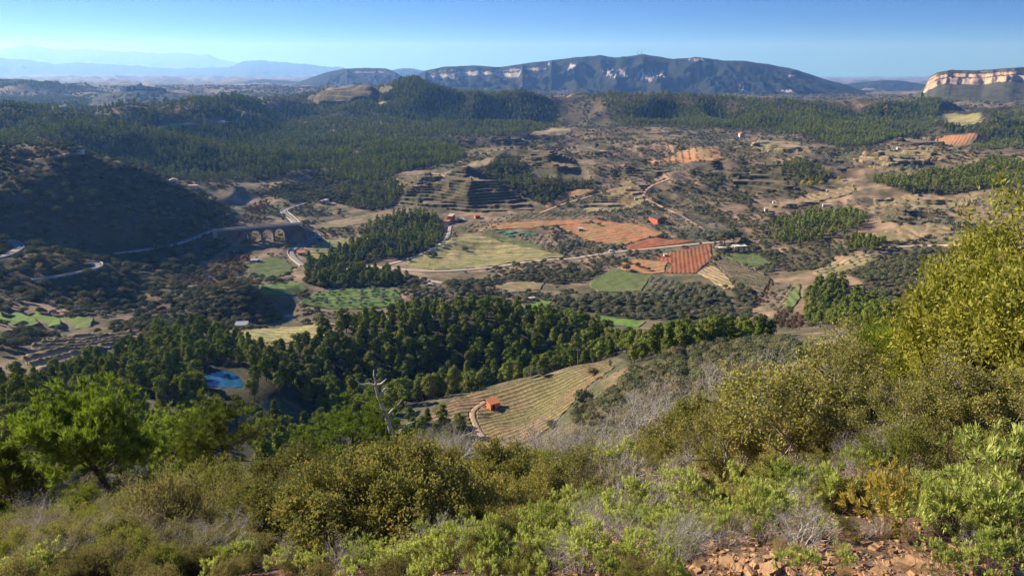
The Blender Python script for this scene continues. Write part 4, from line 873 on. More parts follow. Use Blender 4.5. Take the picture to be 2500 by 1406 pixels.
# loose scrub over everything else in the valley
def loose(n, d0, d1, keepnoise, sc):
    a = rng.uniform(R(-40), R(40), n); d = np.sqrt(rng.uniform(d0 * d0, d1 * d1, n)); x, y = np.sin(a) * d, np.cos(a) * d
    L = np.log(d); k = (fbm(x / 55, y / 55, 3, 7) + .6 * fbm(x / 16, y / 16, 3, 17)) > keepnoise
    for Q in NOTREE: k &= ~inpoly(a, L, Q)
    i, u, j, v = gidx(a, L); k &= WOOD[i, j] < .3
    for r_ in ROADS:
        q = r_[2]; lo, hi = q[:, :2].min(0) - 5, q[:, :2].max(0) + 5; m_ = (x > lo[0]) & (x < hi[0]) & (y > lo[1]) & (y < hi[1]) & k
        if m_.any():
            dd = np.sqrt(((x[m_, None] - q[None, :, 0]) ** 2 + (y[m_, None] - q[None, :, 1]) ** 2).min(1)); idx = np.nonzero(m_)[0]; k[idx[dd < r_[3] * .5 + 1.5]] = False
    k &= np.hypot(x - POND[1][0], y - POND[1][1]) > POND[2] + 4
    k &= visible(x, y, 2.5); x, y = x[k], y[k]
    for q in zip(x, y, rng.uniform(*sc, len(x)), rng.uniform(0, 6.28, len(x))):
        TREES['oak' if rng.random() < .72 else 'olive'].append((*q, 'loose'))
loose(40000, 330, 1000, .12, (.25, 1.1)); loose(80000, 1000, 2600, -.05, (.5, 1.6)); loose(22000, 2600, 4800, -.3, (1.4, 3.2))
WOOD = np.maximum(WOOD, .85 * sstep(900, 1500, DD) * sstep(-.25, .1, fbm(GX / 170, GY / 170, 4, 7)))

# ------------------------------------------------------------------ the ground itself
def build_ground():
    wood = WOOD
    v = np.stack([GX, GY, GZ], -1).reshape(-1, 3)
    v = np.concatenate([v, v[:NL]])                       # close the ring behind the viewer
    idx = np.concatenate([np.arange(NA * NL), np.arange(NL)])
    f = gridfaces(NA + 1, NL); f = np.where(f >= NA * NL, f - NA * NL, f); v = v[:NA * NL]
    c = len(v); v = np.concatenate([v, [[0, 0, float(GZ[:, 0].mean())]]])
    i = np.arange(NA); cap = np.stack([i * NL, ((i + 1) % NA) * NL, np.full(NA, c), np.full(NA, c)], -1)
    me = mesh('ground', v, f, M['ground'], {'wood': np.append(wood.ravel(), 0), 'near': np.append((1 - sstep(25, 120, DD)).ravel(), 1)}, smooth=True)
    o = link('ground', me); tag(o, 'brown scrubby hillsides and valley floor', None, None, 'structure')
build_ground()
# ------------------------------------------------------------------ nearest 300 of each kind as trees of their own, the rest as one mass
def proto_col(name, lst):
    c = bpy.data.collections.new(name)
    for k, (cr, tr) in enumerate(lst):
        # far copies: crown and trunk in one mesh
        bm = bmesh.new(); bm.from_mesh(cr); n = len(bm.faces); bm.from_mesh(tr); bm.faces.ensure_lookup_table()
        for f in bm.faces[n:]: f.material_index = 1
        me = bpy.data.meshes.new(name); bm.to_mesh(me); bm.free(); me.materials.append(cr.materials[0]); me.materials.append(tr.materials[0])
        c.objects.link(bpy.data.objects.new('%s_%d' % (name, k), me))
    return c
def mass(name, label, pts, col):
    """one object: a point for every tree, a shared tree shape set on each"""
    n = len(pts); P = np.array([(p[0], p[1]) for p in pts]); z = H(P[:, 0], P[:, 1])
    me = bpy.data.meshes.new(name); me.vertices.add(n); me.vertices.foreach_set('co', np.column_stack([P, z - .15]).astype(np.float32).ravel())
    for an, vals in (('sc', [p[2] for p in pts]), ('rz', [p[3] for p in pts])):
        a = me.attributes.new(an, 'FLOAT', 'POINT'); a.data.foreach_set('value', np.array(vals, np.float32))
    a = me.attributes.new('pick', 'INT', 'POINT'); a.data.foreach_set('value', rng.integers(0, len(col.objects), n).astype(np.int32))
    o = link(name, me); g = bpy.data.node_groups.new(name, 'GeometryNodeTree')
    g.interface.new_socket('Geometry', in_out='INPUT', socket_type='NodeSocketGeometry'); g.interface.new_socket('Geometry', in_out='OUTPUT', socket_type='NodeSocketGeometry')
    N = g.nodes.new; gi, go = N('NodeGroupInput'), N('NodeGroupOutput'); ci = N('GeometryNodeCollectionInfo'); ci.inputs['Collection'].default_value = col; ci.inputs['Separate Children'].default_value = True; ci.inputs['Reset Children'].default_value = True
    ip = N('GeometryNodeInstanceOnPoints'); ip.inputs['Pick Instance'].default_value = True
    def na(nm, dt): q = N('GeometryNodeInputNamedAttribute'); q.data_type = dt; q.inputs['Name'].default_value = nm; return q.outputs[0]
    cx = N('ShaderNodeCombineXYZ'); g.links.new(na('rz', 'FLOAT'), cx.inputs[2])
    g.links.new(gi.outputs[0], ip.inputs['Points']); g.links.new(ci.outputs[0], ip.inputs['Instance']); g.links.new(na('pick', 'INT'), ip.inputs['Instance Index'])
    g.links.new(cx.outputs[0], ip.inputs['Rotation']); g.links.new(na('sc', 'FLOAT'), ip.inputs['Scale']); g.links.new(ip.outputs[0], go.inputs[0])
    md = o.modifiers.new('trees', 'NODES'); md.node_group = g
    tag(o, label, None, None, 'stuff'); return o
def tree(name, label, cat, group, x, y, sc, rz, pr, z=None, trunk='trunk'):
    e = empty(name, (x, y, (float(H(x, y)) - .15) if z is None else z), rz, sc); tag(e, label, cat, group)
    link('crown', pr[0], e); link(trunk, pr[1], e); return e
INFO = {'pine': ('pine_tree', 'green pine tree %s', 'tree', 'pine_forest', 'dark pine woods covering the far hills'),
        'oak': ('shrub', 'round dark evergreen bush %s', 'bush', 'scrub', 'evergreen bushes scattered over the far valley and hills'),
        'olive': ('olive_tree', 'grey green olive tree %s', 'tree', 'olive_groves', 'olive trees in rows over the far plain'),
        'bare': ('bare_tree', 'leafless brown tree %s', 'tree', 'bare_trees', ''), 'rust': ('reed_clump', 'rusty orange reed clump %s', 'reeds', 'reeds', '')}
def plant_all():
    for kind, lst in TREES.items():
        nm, lb, ct, mn, ml = INFO[kind]
        lst.sort(key=lambda q: math.hypot(q[0], q[1]) / q[2])
        own = [q for q in lst if q[4] != 'loose'][:295]; ids = set(map(id, own)); rest = [q for q in lst if id(q) not in ids]
        for k, (x, y, s, rz, wh) in enumerate(own):
            tree(nm, lb % wh, ct, '%s %s' % (nm.replace('_', ' ') + 's', wh), x, y, s, rz, PROTO[kind][k % len(PROTO[kind])])
        if rest:
            near = [q for q in rest if math.hypot(q[0], q[1]) < 520]; far = [q for q in rest if math.hypot(q[0], q[1]) >= 520]
            # one mass; the nearer shapes are the finer ones
            col = proto_col(mn, (FARP.get(kind) or PROTO[kind]) + PROTO[kind]); nf = len(FARP.get(kind) or PROTO[kind])
            o = mass(mn, ml or 'more of the ' + lb % 'by the stream', rest, col)
            pk = np.array([rng.integers(0, nf) if math.hypot(q[0], q[1]) >= 620 else nf + rng.integers(0, len(PROTO[kind])) for q in rest], np.int32)
            o.data.attributes['pick'].data.foreach_set('value', pk)
        print('TREES', kind, len(own), len(rest))
plant_all()
# ------------------------------------------------------------------ foreground plants
LM.update({'kermes': leaf_mat('leathery_oak_leaves', (.07, .085, .024), (.38, .35, .10), .3, tint=(.32, .19, .07)),
  'cistus': leaf_mat('soft_green_rosettes', (.15, .20, .04), (.50, .53, .15), .35),
  'cistusy': leaf_mat('yellowing_rosettes', (.24, .19, .04), (.42, .34, .08), .35),
  'juniper': leaf_mat('yellow_green_sprays', (.16, .17, .028), (.58, .54, .12), .35),
  'broom': leaf_mat('lime_broom_stems', (.10, .135, .02), (.27, .31, .045), .35),
  'heath': leaf_mat('olive_brown_heath', (.115, .105, .042), (.30, .265, .10), .35),
  'heathg': leaf_mat('green_heath', (.13, .14, .035), (.34, .34, .09), .35),
  'drygrass': leaf_mat('dry_straw', (.28, .20, .11), (.48, .37, .21), .4)})
M['deadwood'] = plain('weathered_grey_twigs', (.46, .42, .39), .95, .3, 14)
M['browntwig'] = plain('reddish_brown_twigs', (.17, .105, .07), .95, .35, 12)
M['stone'] = plain('ochre_slate_stone', (.33, .195, .10), .9, .38, 9, .5)
M['whitestone'] = plain('white_quartz_stone', (.66, .58, .50), .85, .2, 9, .4)
def grow(r, nst, h, spread, depth, r0, kids=3, wig=.35, up=.35, base=.12, shrink=.62, sub=2):
    segs, tips = [], []
    def br(p, d, ln, rad, k):
        for _ in range(sub):
            q = p + d * ln / sub; segs.append((p, q, rad, rad * .8)); p = q; rad *= .8
            d = d + r.normal(size=3) * wig * .5 + np.array([0, 0, up * .3]); d = d / np.linalg.norm(d)
        tips.append((p, d, k))
        if k > 0:
            for _ in range(kids):
                e = d + r.normal(size=3) * wig * 1.5 + np.array([0, 0, up * .3]); e /= np.linalg.norm(e)
                br(p, e, ln * shrink * r.uniform(.75, 1.2), rad * .7, k - 1)
    tot = sum(shrink ** i for i in range(depth + 1))
    for i in range(nst):
        a = 6.283 * (i + r.uniform(-.3, .3)) / nst; o = spread * r.uniform(.15, 1)
        d = np.array([math.cos(a) * o, math.sin(a) * o, h]); d /= np.linalg.norm(d)
        L = math.hypot(h, o) / tot * r.uniform(.8, 1.1)
        br(np.array([math.cos(a) * base * r.random(), math.sin(a) * base * r.random(), -.05]), d, L, r0 * r.uniform(.7, 1.1), depth)
    return segs, tips
def leafy(r, tips, per, ln, wd, spread, key, keep=1.0, back=.0, outward=.8, allk=True):
    P = np.array([t[0] for t in tips]); D = np.array([t[1] for t in tips]); K = np.array([t[2] for t in tips])
    m_ = (r.random(len(P)) < keep) & ((K <= 1) | allk); P, D = P[m_], D[m_]
    P = np.repeat(P, per, 0); D = np.repeat(D, per, 0); n = len(P)
    p = P + r.normal(size=(n, 3)) * spread - D * r.uniform(0, back, n)[:, None]
    ax = D * outward + rdir(n, r) * 1.0
    v, f, l = leaves(p, ax, ln * r.uniform(.65, 1.3, n), wd * r.uniform(.7, 1.3, n), r)
    tl = np.repeat(np.clip(.5 + .35 * r.normal(size=n // per), 0, 1), per * 4)
    return mesh('foliage', v, f, LM[key], {'leaf': np.clip(.55 * l + .45 * tl, 0, 1)})
def rosettes(r, tips, per, ln, wd, key):
    P = np.array([t[0] for t in tips if t[2] == 0]); D = np.array([t[1] for t in tips if t[2] == 0])
    n0 = len(P); P = np.repeat(P, per, 0); D = np.repeat(D, per, 0); n = len(P)
    k = np.tile(np.arange(per), n0); a = k * 2.399 + np.repeat(r.uniform(0, 6.28, n0), per); op = .35 + .9 * (k / per)
    t = np.cross(D, [[.3, .8, .1]]); t /= np.linalg.norm(t, axis=1)[:, None]; b = np.cross(D, t)
    ax = D + (t * np.cos(a)[:, None] + b * np.sin(a)[:, None]) * op[:, None]
    p = P - D * (k / per * ln * 1.1)[:, None]
    v, f, l = leaves(p, ax, ln * r.uniform(.75, 1.2, n), wd, r)
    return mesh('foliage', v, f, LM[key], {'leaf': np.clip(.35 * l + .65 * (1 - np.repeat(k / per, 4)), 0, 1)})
def stems(segs, m, sides=4): 
    v, f = tubes(segs, sides); return mesh('stems', v, f, m)
def mk_oak(seed, per=16, depth=4, ln=.05, bare=.0, nst=9, sp=.045, sub=2):
    r = np.random.default_rng(seed); s, t = grow(r, nst, 1.0, .85, depth, .022, 3, .42, .25, .2, .66, sub)
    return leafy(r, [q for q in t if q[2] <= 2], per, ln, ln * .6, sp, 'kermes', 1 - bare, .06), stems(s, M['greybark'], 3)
def mk_cistus(seed, key='cistus', nst=14):
    r = np.random.default_rng(seed); s, t = grow(r, nst, 1.0, .8, 2, .012, 3, .38, .55, .12, .55)
    return rosettes(r, t, 11, .105, .03, key), stems(s, M['browntwig'], 3)
def mk_juniper(seed, key='juniper'):
    r = np.random.default_rng(seed); s, t = grow(r, 12, 1.0, .75, 4, .02, 3, .36, .5, .25, .66)
    return leafy(r, [q for q in t if q[2] <= 2], 26, .032, .013, .035, key, 1, .08, 1.2), stems(s, M['twig'], 3)
def mk_broom(seed):
    r = np.random.default_rng(seed); s, t = grow(r, 26, 1.0, .6, 2, .01, 4, .2, .6, .15, .7)
    return leafy(r, t, 14, .13, .010, .05, 'broom', 1, .05, 2.2), stems(s, M['twig'], 3)
def mk_heath(seed, key='heath'):
    r = np.random.default_rng(seed); s, t = grow(r, 18, 1.0, .8, 3, .010, 3, .34, .5, .2, .64)
    return leafy(r, [q for q in t if q[2] <= 2], 11, .075, .013, .04, key, 1, .1, 1.6), stems(s, M['browntwig'], 3)
def mk_dry(seed):
    r = np.random.default_rng(seed); s, t = grow(r, 16, 1.0, .85, 4, .020, 3, .40, .35, .25, .66, 2)
    r2 = np.random.default_rng(seed + 1); return leafy(r2, [q for q in t if q[2] == 0], 2, .03, .016, .03, 'heath', .25), stems(s, M['deadwood'], 3)
def mk_grass(seed):
    r = np.random.default_rng(seed); n = 260; a = r.uniform(0, 6.28, n); o = r.random(n) ** .6 * .3
    p = np.column_stack([np.cos(a) * o, np.sin(a) * o, np.zeros(n) - .03]); ax = np.column_stack([np.cos(a) * .5, np.sin(a) * .5, r.uniform(.5, 1.4, n)]) + r.normal(size=(n, 3)) * .2
    v, f, l = leaves(p, ax, r.uniform(.4, 1, n), .014, r); return mesh('blades', v, f, LM['drygrass'], {'leaf': l}), None
NEAR = {'oak': [mk_oak(201, ln=.042, nst=10), mk_oak(202, ln=.042, nst=10), mk_oak(203, bare=.35, ln=.042), mk_oak(204, per=12, bare=.2, ln=.042)],
        'oakdense': [mk_oak(211, per=8, nst=10, depth=5, ln=.028, sp=.03, bare=.15, sub=1), mk_oak(212, per=8, nst=10, depth=5, ln=.028, sp=.03, bare=.25, sub=1)],
        'cistus': [mk_cistus(221), mk_cistus(222), mk_cistus(223, nst=9)], 'cistusy': [mk_cistus(226, 'cistusy')],
        'juniper': [mk_juniper(231), mk_juniper(232)], 'broom': [mk_broom(241)],
        'heath': [mk_heath(251), mk_heath(252, 'heathg'), mk_heath(253)], 'dry': [mk_dry(261), mk_dry(262)], 'grass': [mk_grass(271), mk_grass(272)]}
NINFO = {'oak': ('oak_bush', 'bush', 'stems'), 'oakdense': ('oak_bush', 'bush', 'stems'), 'cistus': ('rockrose_bush', 'bush', 'stems'), 'cistusy': ('rockrose_bush', 'bush', 'stems'),
         'juniper': ('juniper_bush', 'bush', 'stems'), 'broom': ('broom_bush', 'bush', 'stems'), 'heath': ('heath_bush', 'bush', 'stems'), 'dry': ('dry_bush', 'bush', 'stems'), 'grass': ('grass_tuft', 'grass', '')}
def _norm(pr, rad):
    co = np.empty(len(pr[0].vertices) * 3, np.float32); pr[0].vertices.foreach_get('co', co); co = co.reshape(-1, 3)
    if pr[1] is not None:
        c2 = np.empty(len(pr[1].vertices) * 3, np.float32); pr[1].vertices.foreach_get('co', c2); c2 = c2.reshape(-1, 3); al_ = np.concatenate([co, c2])
    else: al_ = co
    sz = 1 / np.percentile(al_[:, 2], 99.3); sr = rad / np.percentile(np.hypot(al_[:, 0], al_[:, 1]), 97)
    k = np.array([sr, sr, sz], np.float32)
    pr[0].vertices.foreach_set('co', (co * k).ravel()); pr[0].update()
    if pr[1] is not None: pr[1].vertices.foreach_set('co', (c2 * k).ravel()); pr[1].update()
for k_, ls_ in NEAR.items():
    for p_ in ls_: _norm(p_, {'broom': .5, 'grass': .4}.get(k_, .62))
_cnt = {}
def plant(kind, px, py, hpx=None, label=None, group=None, hm=None, wide=1.0, dmin=1.5):
    x, y, z, d = hit(px, py, dmin); h = hm if hm else hpx * d / F * .95
    nm, ct, _ = NINFO[kind]; k = _cnt[kind] = _cnt.get(kind, -1) + 1
    e = empty(nm, (x, y, z - .03 * h), rng.uniform(0, 6.28), 1); e.scale = (h * wide, h * wide, h)
    e.rotation_euler[0] = rng.uniform(-.1, .1); e.rotation_euler[1] = rng.uniform(-.1, .1)
    tag(e, label, ct, group); fo, st = NEAR[kind][k % len(NEAR[kind])]
    link('foliage' if kind != 'grass' else 'blades', fo, e)
    if st is not None: link('stems', st, e)
    return e
# the ones that stand out, (kind, base pixel, height in pixels, label)
for a in [
 ('juniper', 2500, 1040, 500, 'tallest yellow green bush, cut by the right edge', 1.0), ('juniper', 2430, 1030, 340, 'yellow green bush left of the tallest one', 1.1),
 ('juniper', 2330, 1010, 190, 'yellow green bush beside the lime broom', 1.2), ('juniper', 2560, 1060, 420, 'yellow green bush at the very edge of the picture', 1.0),
 ('broom', 2170, 960, 170, 'lime green broom behind the dark oak bush', 1.4), ('broom', 2250, 960, 180, 'lime green broom beside the yellow green bush', 1.4), ('broom', 2080, 970, 120, 'small lime green broom left of the other brooms', 1.4),
 ('oakdense', 1950, 1150, 360, 'large dark oak bush with ochre leaves', 1.15), ('oakdense', 1800, 1160, 260, 'oak bush in front of the grey dry bushes', 1.1), ('oakdense', 2120, 1130, 260, 'dark oak bush right of the largest oak bush', 1.2),
 ('oakdense', 2290, 1110, 220, 'dark oak bush below the yellow green bush', 1.2), ('oakdense', 2440, 1110, 240, 'dark oak bush at the foot of the tallest yellow green bush', 1.2),
 ('oak', 1010, 1340, 300, 'big open oak bush with dark curved branches', 1.1), ('oak', 820, 1370, 300, 'oak bush with ochre leaves at the bottom', 1.1), ('oak', 1170, 1300, 220, 'open oak bush beside the grey twigs', 1.1),
 ('oak', 1310, 1260, 190, 'oak bush behind the pale green rockroses', 1.1), ('oak', 700, 1330, 220, 'oak bush right of the brown heath', 1.1), ('oak', 900, 1250, 230, 'oak bush around the dead snag', 1.1), ('oak', 1080, 1200, 160, 'small oak bush below the orange hut vineyard', 1.2),
 ('oak', 620, 1290, 170, 'oak bush left of the other open oak bushes', 1.2), ('oak', 1240, 1240, 200, 'oak bush just below the dirt track of the vineyard', 1.1), ('oak', 960, 1290, 260, 'tall open oak bush in the middle of the slope', 1.0), ('oak', 1060, 1270, 220, 'open oak bush right of the tallest one', 1.0), ('oak', 1420, 1220, 170, 'small oak bush among dry grey twigs', 1.2), ('oak', 1700, 1130, 190, 'oak bush among grey dry bushes', 1.2), ('oak', 720, 1240, 190, 'oak bush behind the fallen grey branches', 1.1),
 ('dry', 1650, 1120, 230, 'grey leafless bush beside the small oak bushes', 1.2), ('dry', 1790, 1030, 190, 'grey leafless bush beside the largest oak bush', 1.1), ('dry', 1560, 1110, 190, 'grey leafless bush below the eroded bank', 1.2), ('dry', 1480, 1140, 160, 'grey leafless bush left of the eroded bank', 1.2),
 ('dry', 1370, 1160, 130, 'low grey twiggy bush below the vineyard', 1.3), ('dry', 1250, 1180, 130, 'low grey twiggy bush under the dirt track', 1.3), ('dry', 930, 1190, 180, 'grey twigs around the dead snag', 1.2), ('dry', 1720, 1060, 160, 'grey leafless bush behind the others', 1.2), ('dry', 1880, 1000, 180, 'grey leafless bush behind the largest oak bush', 1.1),
 ('dry', 870, 1190, 150, 'grey twiggy bush left of the dead snag', 1.2), ('dry', 1010, 1190, 150, 'grey twiggy bush right of the dead snag', 1.2), ('dry', 1110, 1190, 130, 'grey twiggy bush below the orange hut', 1.3), ('dry', 1420, 1150, 150, 'grey twiggy bush beside the dark vineyard bush', 1.2), ('dry', 1600, 1080, 170, 'pale grey bush on the crest of the slope', 1.2),
 ('dry', 310, 1400, 90, 'small pale dead bush at the bottom edge', .7), ('dry', 350, 1395, 80, 'second small pale dead bush at the bottom edge', .7), ('dry', 600, 1215, 60, 'heap of fallen grey branches under the pines', 2.0),
 ('heath', 430, 1330, 200, 'reddish brown heath bush in front of the pines', 1.3), ('heath', 500, 1270, 160, 'tall brown heath bush between the two pines', 1.2), ('heath', 360, 1320, 130, 'olive brown heath bush below the nearest pine', 1.4), ('heath', 1620, 1150, 110, 'brown broom like tuft beside the rockroses', 1.2), ('heath', 2230, 1180, 160, 'dry brown heath mound between the rockroses', 1.6), ('heath', 2330, 1170, 120, 'dry brown heath mound right of the yellowing rockrose', 1.5)]:
    plant(a[0], a[1], a[2], a[3], a[4], wide=a[5])
LAB = {'cistus': 'pale green rockrose with leaf rosettes', 'cistusy': 'yellowing rockrose bush'}
for k, (px, py, h) in enumerate([(900, 1400, 90), (960, 1415, 110), (1040, 1400, 130), (1120, 1395, 150), (1200, 1420, 170), (1290, 1400, 150), (1340, 1330, 140), (1420, 1400, 170), (1480, 1330, 150), (1560, 1400, 150), (1560, 1270, 140),
     (1500, 1190, 150), (1620, 1340, 140), (1690, 1270, 150), (1760, 1330, 120), (1850, 1310, 160), (1930, 1230, 130), (2020, 1260, 150), (1950, 1430, 130), (2060, 1390, 70), (2240, 1340, 150), (2330, 1290, 160), (2420, 1330, 210), (2480, 1240, 220), (2420, 1410, 150),
     (2300, 1420, 110), (2500, 1400, 190), (600, 1390, 90), (440, 1400, 70), (520, 1415, 70), (660, 1320, 70), (760, 1410, 90), (2390, 1430, 120), (1640, 1440, 120), (1480, 1440, 120), (1330, 1450, 130), (1180, 1450, 120), (1030, 1450, 110), (860, 1440, 110), (2120, 1200, 140), (2380, 1190, 150), (1780, 1230, 120), (1640, 1230, 110), (1400, 1270, 110), (1180, 1340, 110), (700, 1400, 100)]):
    plant('cistus', px, py, h, LAB['cistus'] + [' along the bottom edge', ' in the middle of the slope', ' near the loose stones', ' on the right of the slope'][0 if py > 1380 and px < 1700 else 2 if py > 1330 and px < 2280 and px > 1700 else 3 if px > 2200 else 1], None, wide=.95)['group'] = 'rockroses'
for px, py, h in [(2150, 1310, 200), (2120, 1250, 120), (1820, 1260, 110)]: plant('cistusy', px, py, h, 'yellowing rockrose bush ' + ('beside the dry brown mound' if px > 2140 else 'behind the largest yellowing one' if px > 2000 else 'left of the white stones'))
# the carpet between them
FILL = [('oak', 12, (0, 640, 1320, 1420), (60, 100), 'low oak bush on the lower left slope'), ('cistus', 14, (0, 640, 1330, 1430), (50, 90), 'low pale green rockrose on the lower left slope'), ('heath', 66, (0, 640, 1290, 1406), (45, 105), 'olive brown heath cushion on the lower left slope'), ('heath', 50, (640, 1300, 1220, 1400), (45, 90), 'olive brown heath cushion among the open oak bushes'), ('heath', 40, (1300, 2500, 1140, 1330), (45, 80), 'olive brown heath cushion among the rockroses'),
        ('oak', 34, (560, 1320, 1200, 1400), (70, 130), 'low oak bush with ochre leaves in the middle of the slope'), ('oak', 22, (1300, 2500, 1090, 1260), (60, 120), 'low oak bush on the right of the slope'),
        ('cistus', 60, (880, 1700, 1260, 1410), (60, 110), 'low pale green rockrose in the middle of the slope'), ('cistus', 34, (1700, 2500, 1200, 1330), (60, 110), 'low pale green rockrose on the right of the slope'),
        ('dry', 80, (700, 1700, 1110, 1410), (70, 140), 'small grey dry bush in the middle of the slope'), ('dry', 60, (1600, 2500, 1110, 1400), (60, 120), 'small grey dry bush on the right of the slope'), ('dry', 34, (0, 640, 1280, 1410), (60, 130), 'small grey dry bush on the lower left slope'),
        ('heath', 24, (0, 1650, 1400, 1470), (60, 110), 'olive brown heath cushion cut by the bottom edge'), ('grass', 60, (300, 2500, 1280, 1406), (30, 70), 'tuft of dry straw on the slope'), ('broom', 10, (0, 260, 1160, 1300), (50, 90), 'olive green broom below the nearest pine')]
for kind, n, (x0, x1, y0, y1), hs, lab in FILL:
    for _ in range(n):
        px, py = rng.uniform(x0, x1), rng.uniform(y0, y1)
        if kind in ('dry', 'cistus', 'oak') and 1690 < px < 2300 and py > 1340: continue
        plant(kind, px, py, rng.uniform(*hs), lab, lab.split(' ', 1)[1] + 's', wide=rng.uniform(.95, 1.5))
# farther scrub on the slope, 15 to 150 metres off
def slope_scrub():
    n = 0
    for i_ in range(5000):
        px, py = (rng.uniform(-150, 2600), rng.uniform(860, 1330)) if i_ % 2 else (rng.uniform(1230, 1850), rng.uniform(930, 1180)); x, y, z, d = hit(px, py)
        if not 14 < d < 62 or n > 330: continue
        if inpoly(np.array([math.atan2(x, y)]), np.array([math.log(d)]), VINE)[0]: continue
        u = rng.random(); right = px > 1400
        kind = ('oak' if u < .35 else 'dry' if u < .5 else 'heath' if u < .72 else 'broom') if right else ('oak' if u < .4 else 'heath' if u < .75 else 'broom')
        if n % 2 and d > 60: kind = 'oak' if u < .65 else 'dry'
        h = rng.uniform(.35, .8) if d < 30 else rng.uniform(.6, 1.3); lab = {'oak': 'oak bush', 'dry': 'grey dry bush', 'heath': 'olive heath bush', 'broom': 'green broom'}[kind] + (' on the scrubby spur beside the vineyard' if right else ' on the steep scrub below the pines')
        nm, ct, _ = NINFO[kind]; e = empty(nm, (x, y, z - .05), rng.uniform(0, 6.28)); e.scale = (h * 1.25, h * 1.25, h); tag(e, lab, ct, lab.split(' on ')[0] + 's on ' + lab.split(' on ')[1])
        fo, st = NEAR[kind][n % len(NEAR[kind])]; link('foliage', fo, e); link('stems', st, e); n += 1
VINE = FIELDS[31][0]
slope_scrub()

# ------------------------------------------------------------------ the near pines
def near_pine(seed, h, w, ntuft, shape, key, base=.3):
    r = np.random.default_rng(seed); segs = []; tips = []
    p = np.array([0, 0, -.4]); d = np.array([-.10, .02, 1.]); n = 7; R0 = h * .035
    for k in range(n):
        q = p + d / np.linalg.norm(d) * h * .9 / n; segs.append((p, q, R0 * (1 - k / n * .75), R0 * (1 - (k + 1) / n * .75)))
        t = (k + 1) / n
        if t > base - .12:
            nb = 8
            for _ in range(nb):
                a = r.uniform(0, 6.283); prof = math.sqrt(max(.05, 1 - ((t - .52) / .62) ** 2)) if shape == 'umbrella' else max(.25, 1.15 - t)
                L = w * prof * r.uniform(.65, 1.05); e = np.array([math.cos(a), math.sin(a), r.uniform(.05, .5)]); e /= np.linalg.norm(e); b0 = q; rr = R0 * .35 * (1 - t * .5)
                m_ = 5
                for s in range(m_):
                    b1 = b0 + e * L / m_; segs.append((b0, b1, rr, rr * .75)); rr *= .75
                    if s >= 1:
                        for _ in range(4):
                            f_ = e * .7 + rdir(1, r)[0] * .75 + np.array([0, 0, .35]); f_ /= np.linalg.norm(f_); l2 = L * .28 * r.uniform(.5, 1.1); c1 = b1 + f_ * l2; segs.append((b1, c1, rr * .5, rr * .25)); tips.append((c1, f_)); tips.append(((b1 + c1) / 2, f_))
                            for _ in range(2):
                                g_ = f_ + rdir(1, r)[0] * .7 + np.array([0, 0, .4]); g_ /= np.linalg.norm(g_); c2 = c1 + g_ * l2 * .6; segs.append((c1, c2, rr * .25, rr * .15)); tips.append((c2, g_))
                    b0 = b1; e = e + r.normal(size=3) * .16 + np.array([0, 0, .10]); e /= np.linalg.norm(e)
                tips.append((b0, e))
        p = q; d = d + np.array([r.normal() * .08, r.normal() * .08, 0])
    P = np.array([t[0] for t in tips]); D = np.array([t[1] for t in tips])
    k = r.permutation(len(P))[:ntuft]; P, D = P[k], D[k]; per = 20; Pn = np.repeat(P, per, 0); Dn = np.repeat(D, per, 0); m_ = len(Pn)
    ax = Dn * .8 + rdir(m_, r) * .75 + np.array([0, 0, .45]); v, f, l = leaves(Pn + r.normal(size=(m_, 3)) * .03, ax, .26 * r.uniform(.7, 1.2, m_), .034, r)
    tl = np.repeat(r.random(len(P)), per * 4); kz = h / np.percentile(v[:, 2], 99.6); kr = w / np.percentile(np.hypot(v[:, 0], v[:, 1]), 97); sc_ = np.array([kr, kr, kz]); v = v * sc_; segs = [(a * sc_, b * sc_, p_ * kr, q_ * kr) for a, b, p_, q_ in segs]
    return mesh('needles', v, f, LM[key], {'leaf': .35 * l + .65 * tl}), stems(segs, M['bark'], 5), len(P)
def big_pine(px, py, hpx, wpx, label, key, shape, ntuft, seed, base, dd=None):
    x, y, z, d = hit(px, py)
    if dd: a_ = math.atan2(x, y); d = dd; x, y = math.sin(a_) * d, math.cos(a_) * d; z = float(H(x, y))
    h = hpx * d / F * 1.1; wv = wpx * d / F / 2
    cr, tr, n = near_pine(seed, h, wv, ntuft, shape, key, base); e = empty('pine_tree', (x, y, z)); tag(e, label, 'tree', 'near pines')
    link('crown', cr, e); link('trunk', tr, e); print('PINE', label[:20], d, h, wv, n)
big_pine(290, 1255, 305, 345, 'big bright green pine with a dark forked trunk, nearest of all', 'pine_near', 'umbrella', 1500, 301, .58)
big_pine(590, 1215, 250, 290, 'thin pine with see-through lower branches beside the nearest pine', 'pine', 'umbrella', 750, 302, .55)
big_pine(870, 1180, 290, 330, 'dense green pine behind the dead snag', 'pine_near', 'umbrella', 1700, 303, .25, 45)
big_pine(60, 1290, 180, 260, 'low olive green pine cut by the left edge', 'pine', 'cone', 800, 304, .1)
big_pine(470, 1120, 240, 210, 'bushy pine peeking between the two nearest pines', 'pine_near', 'umbrella', 1000, 305, .2, 48)

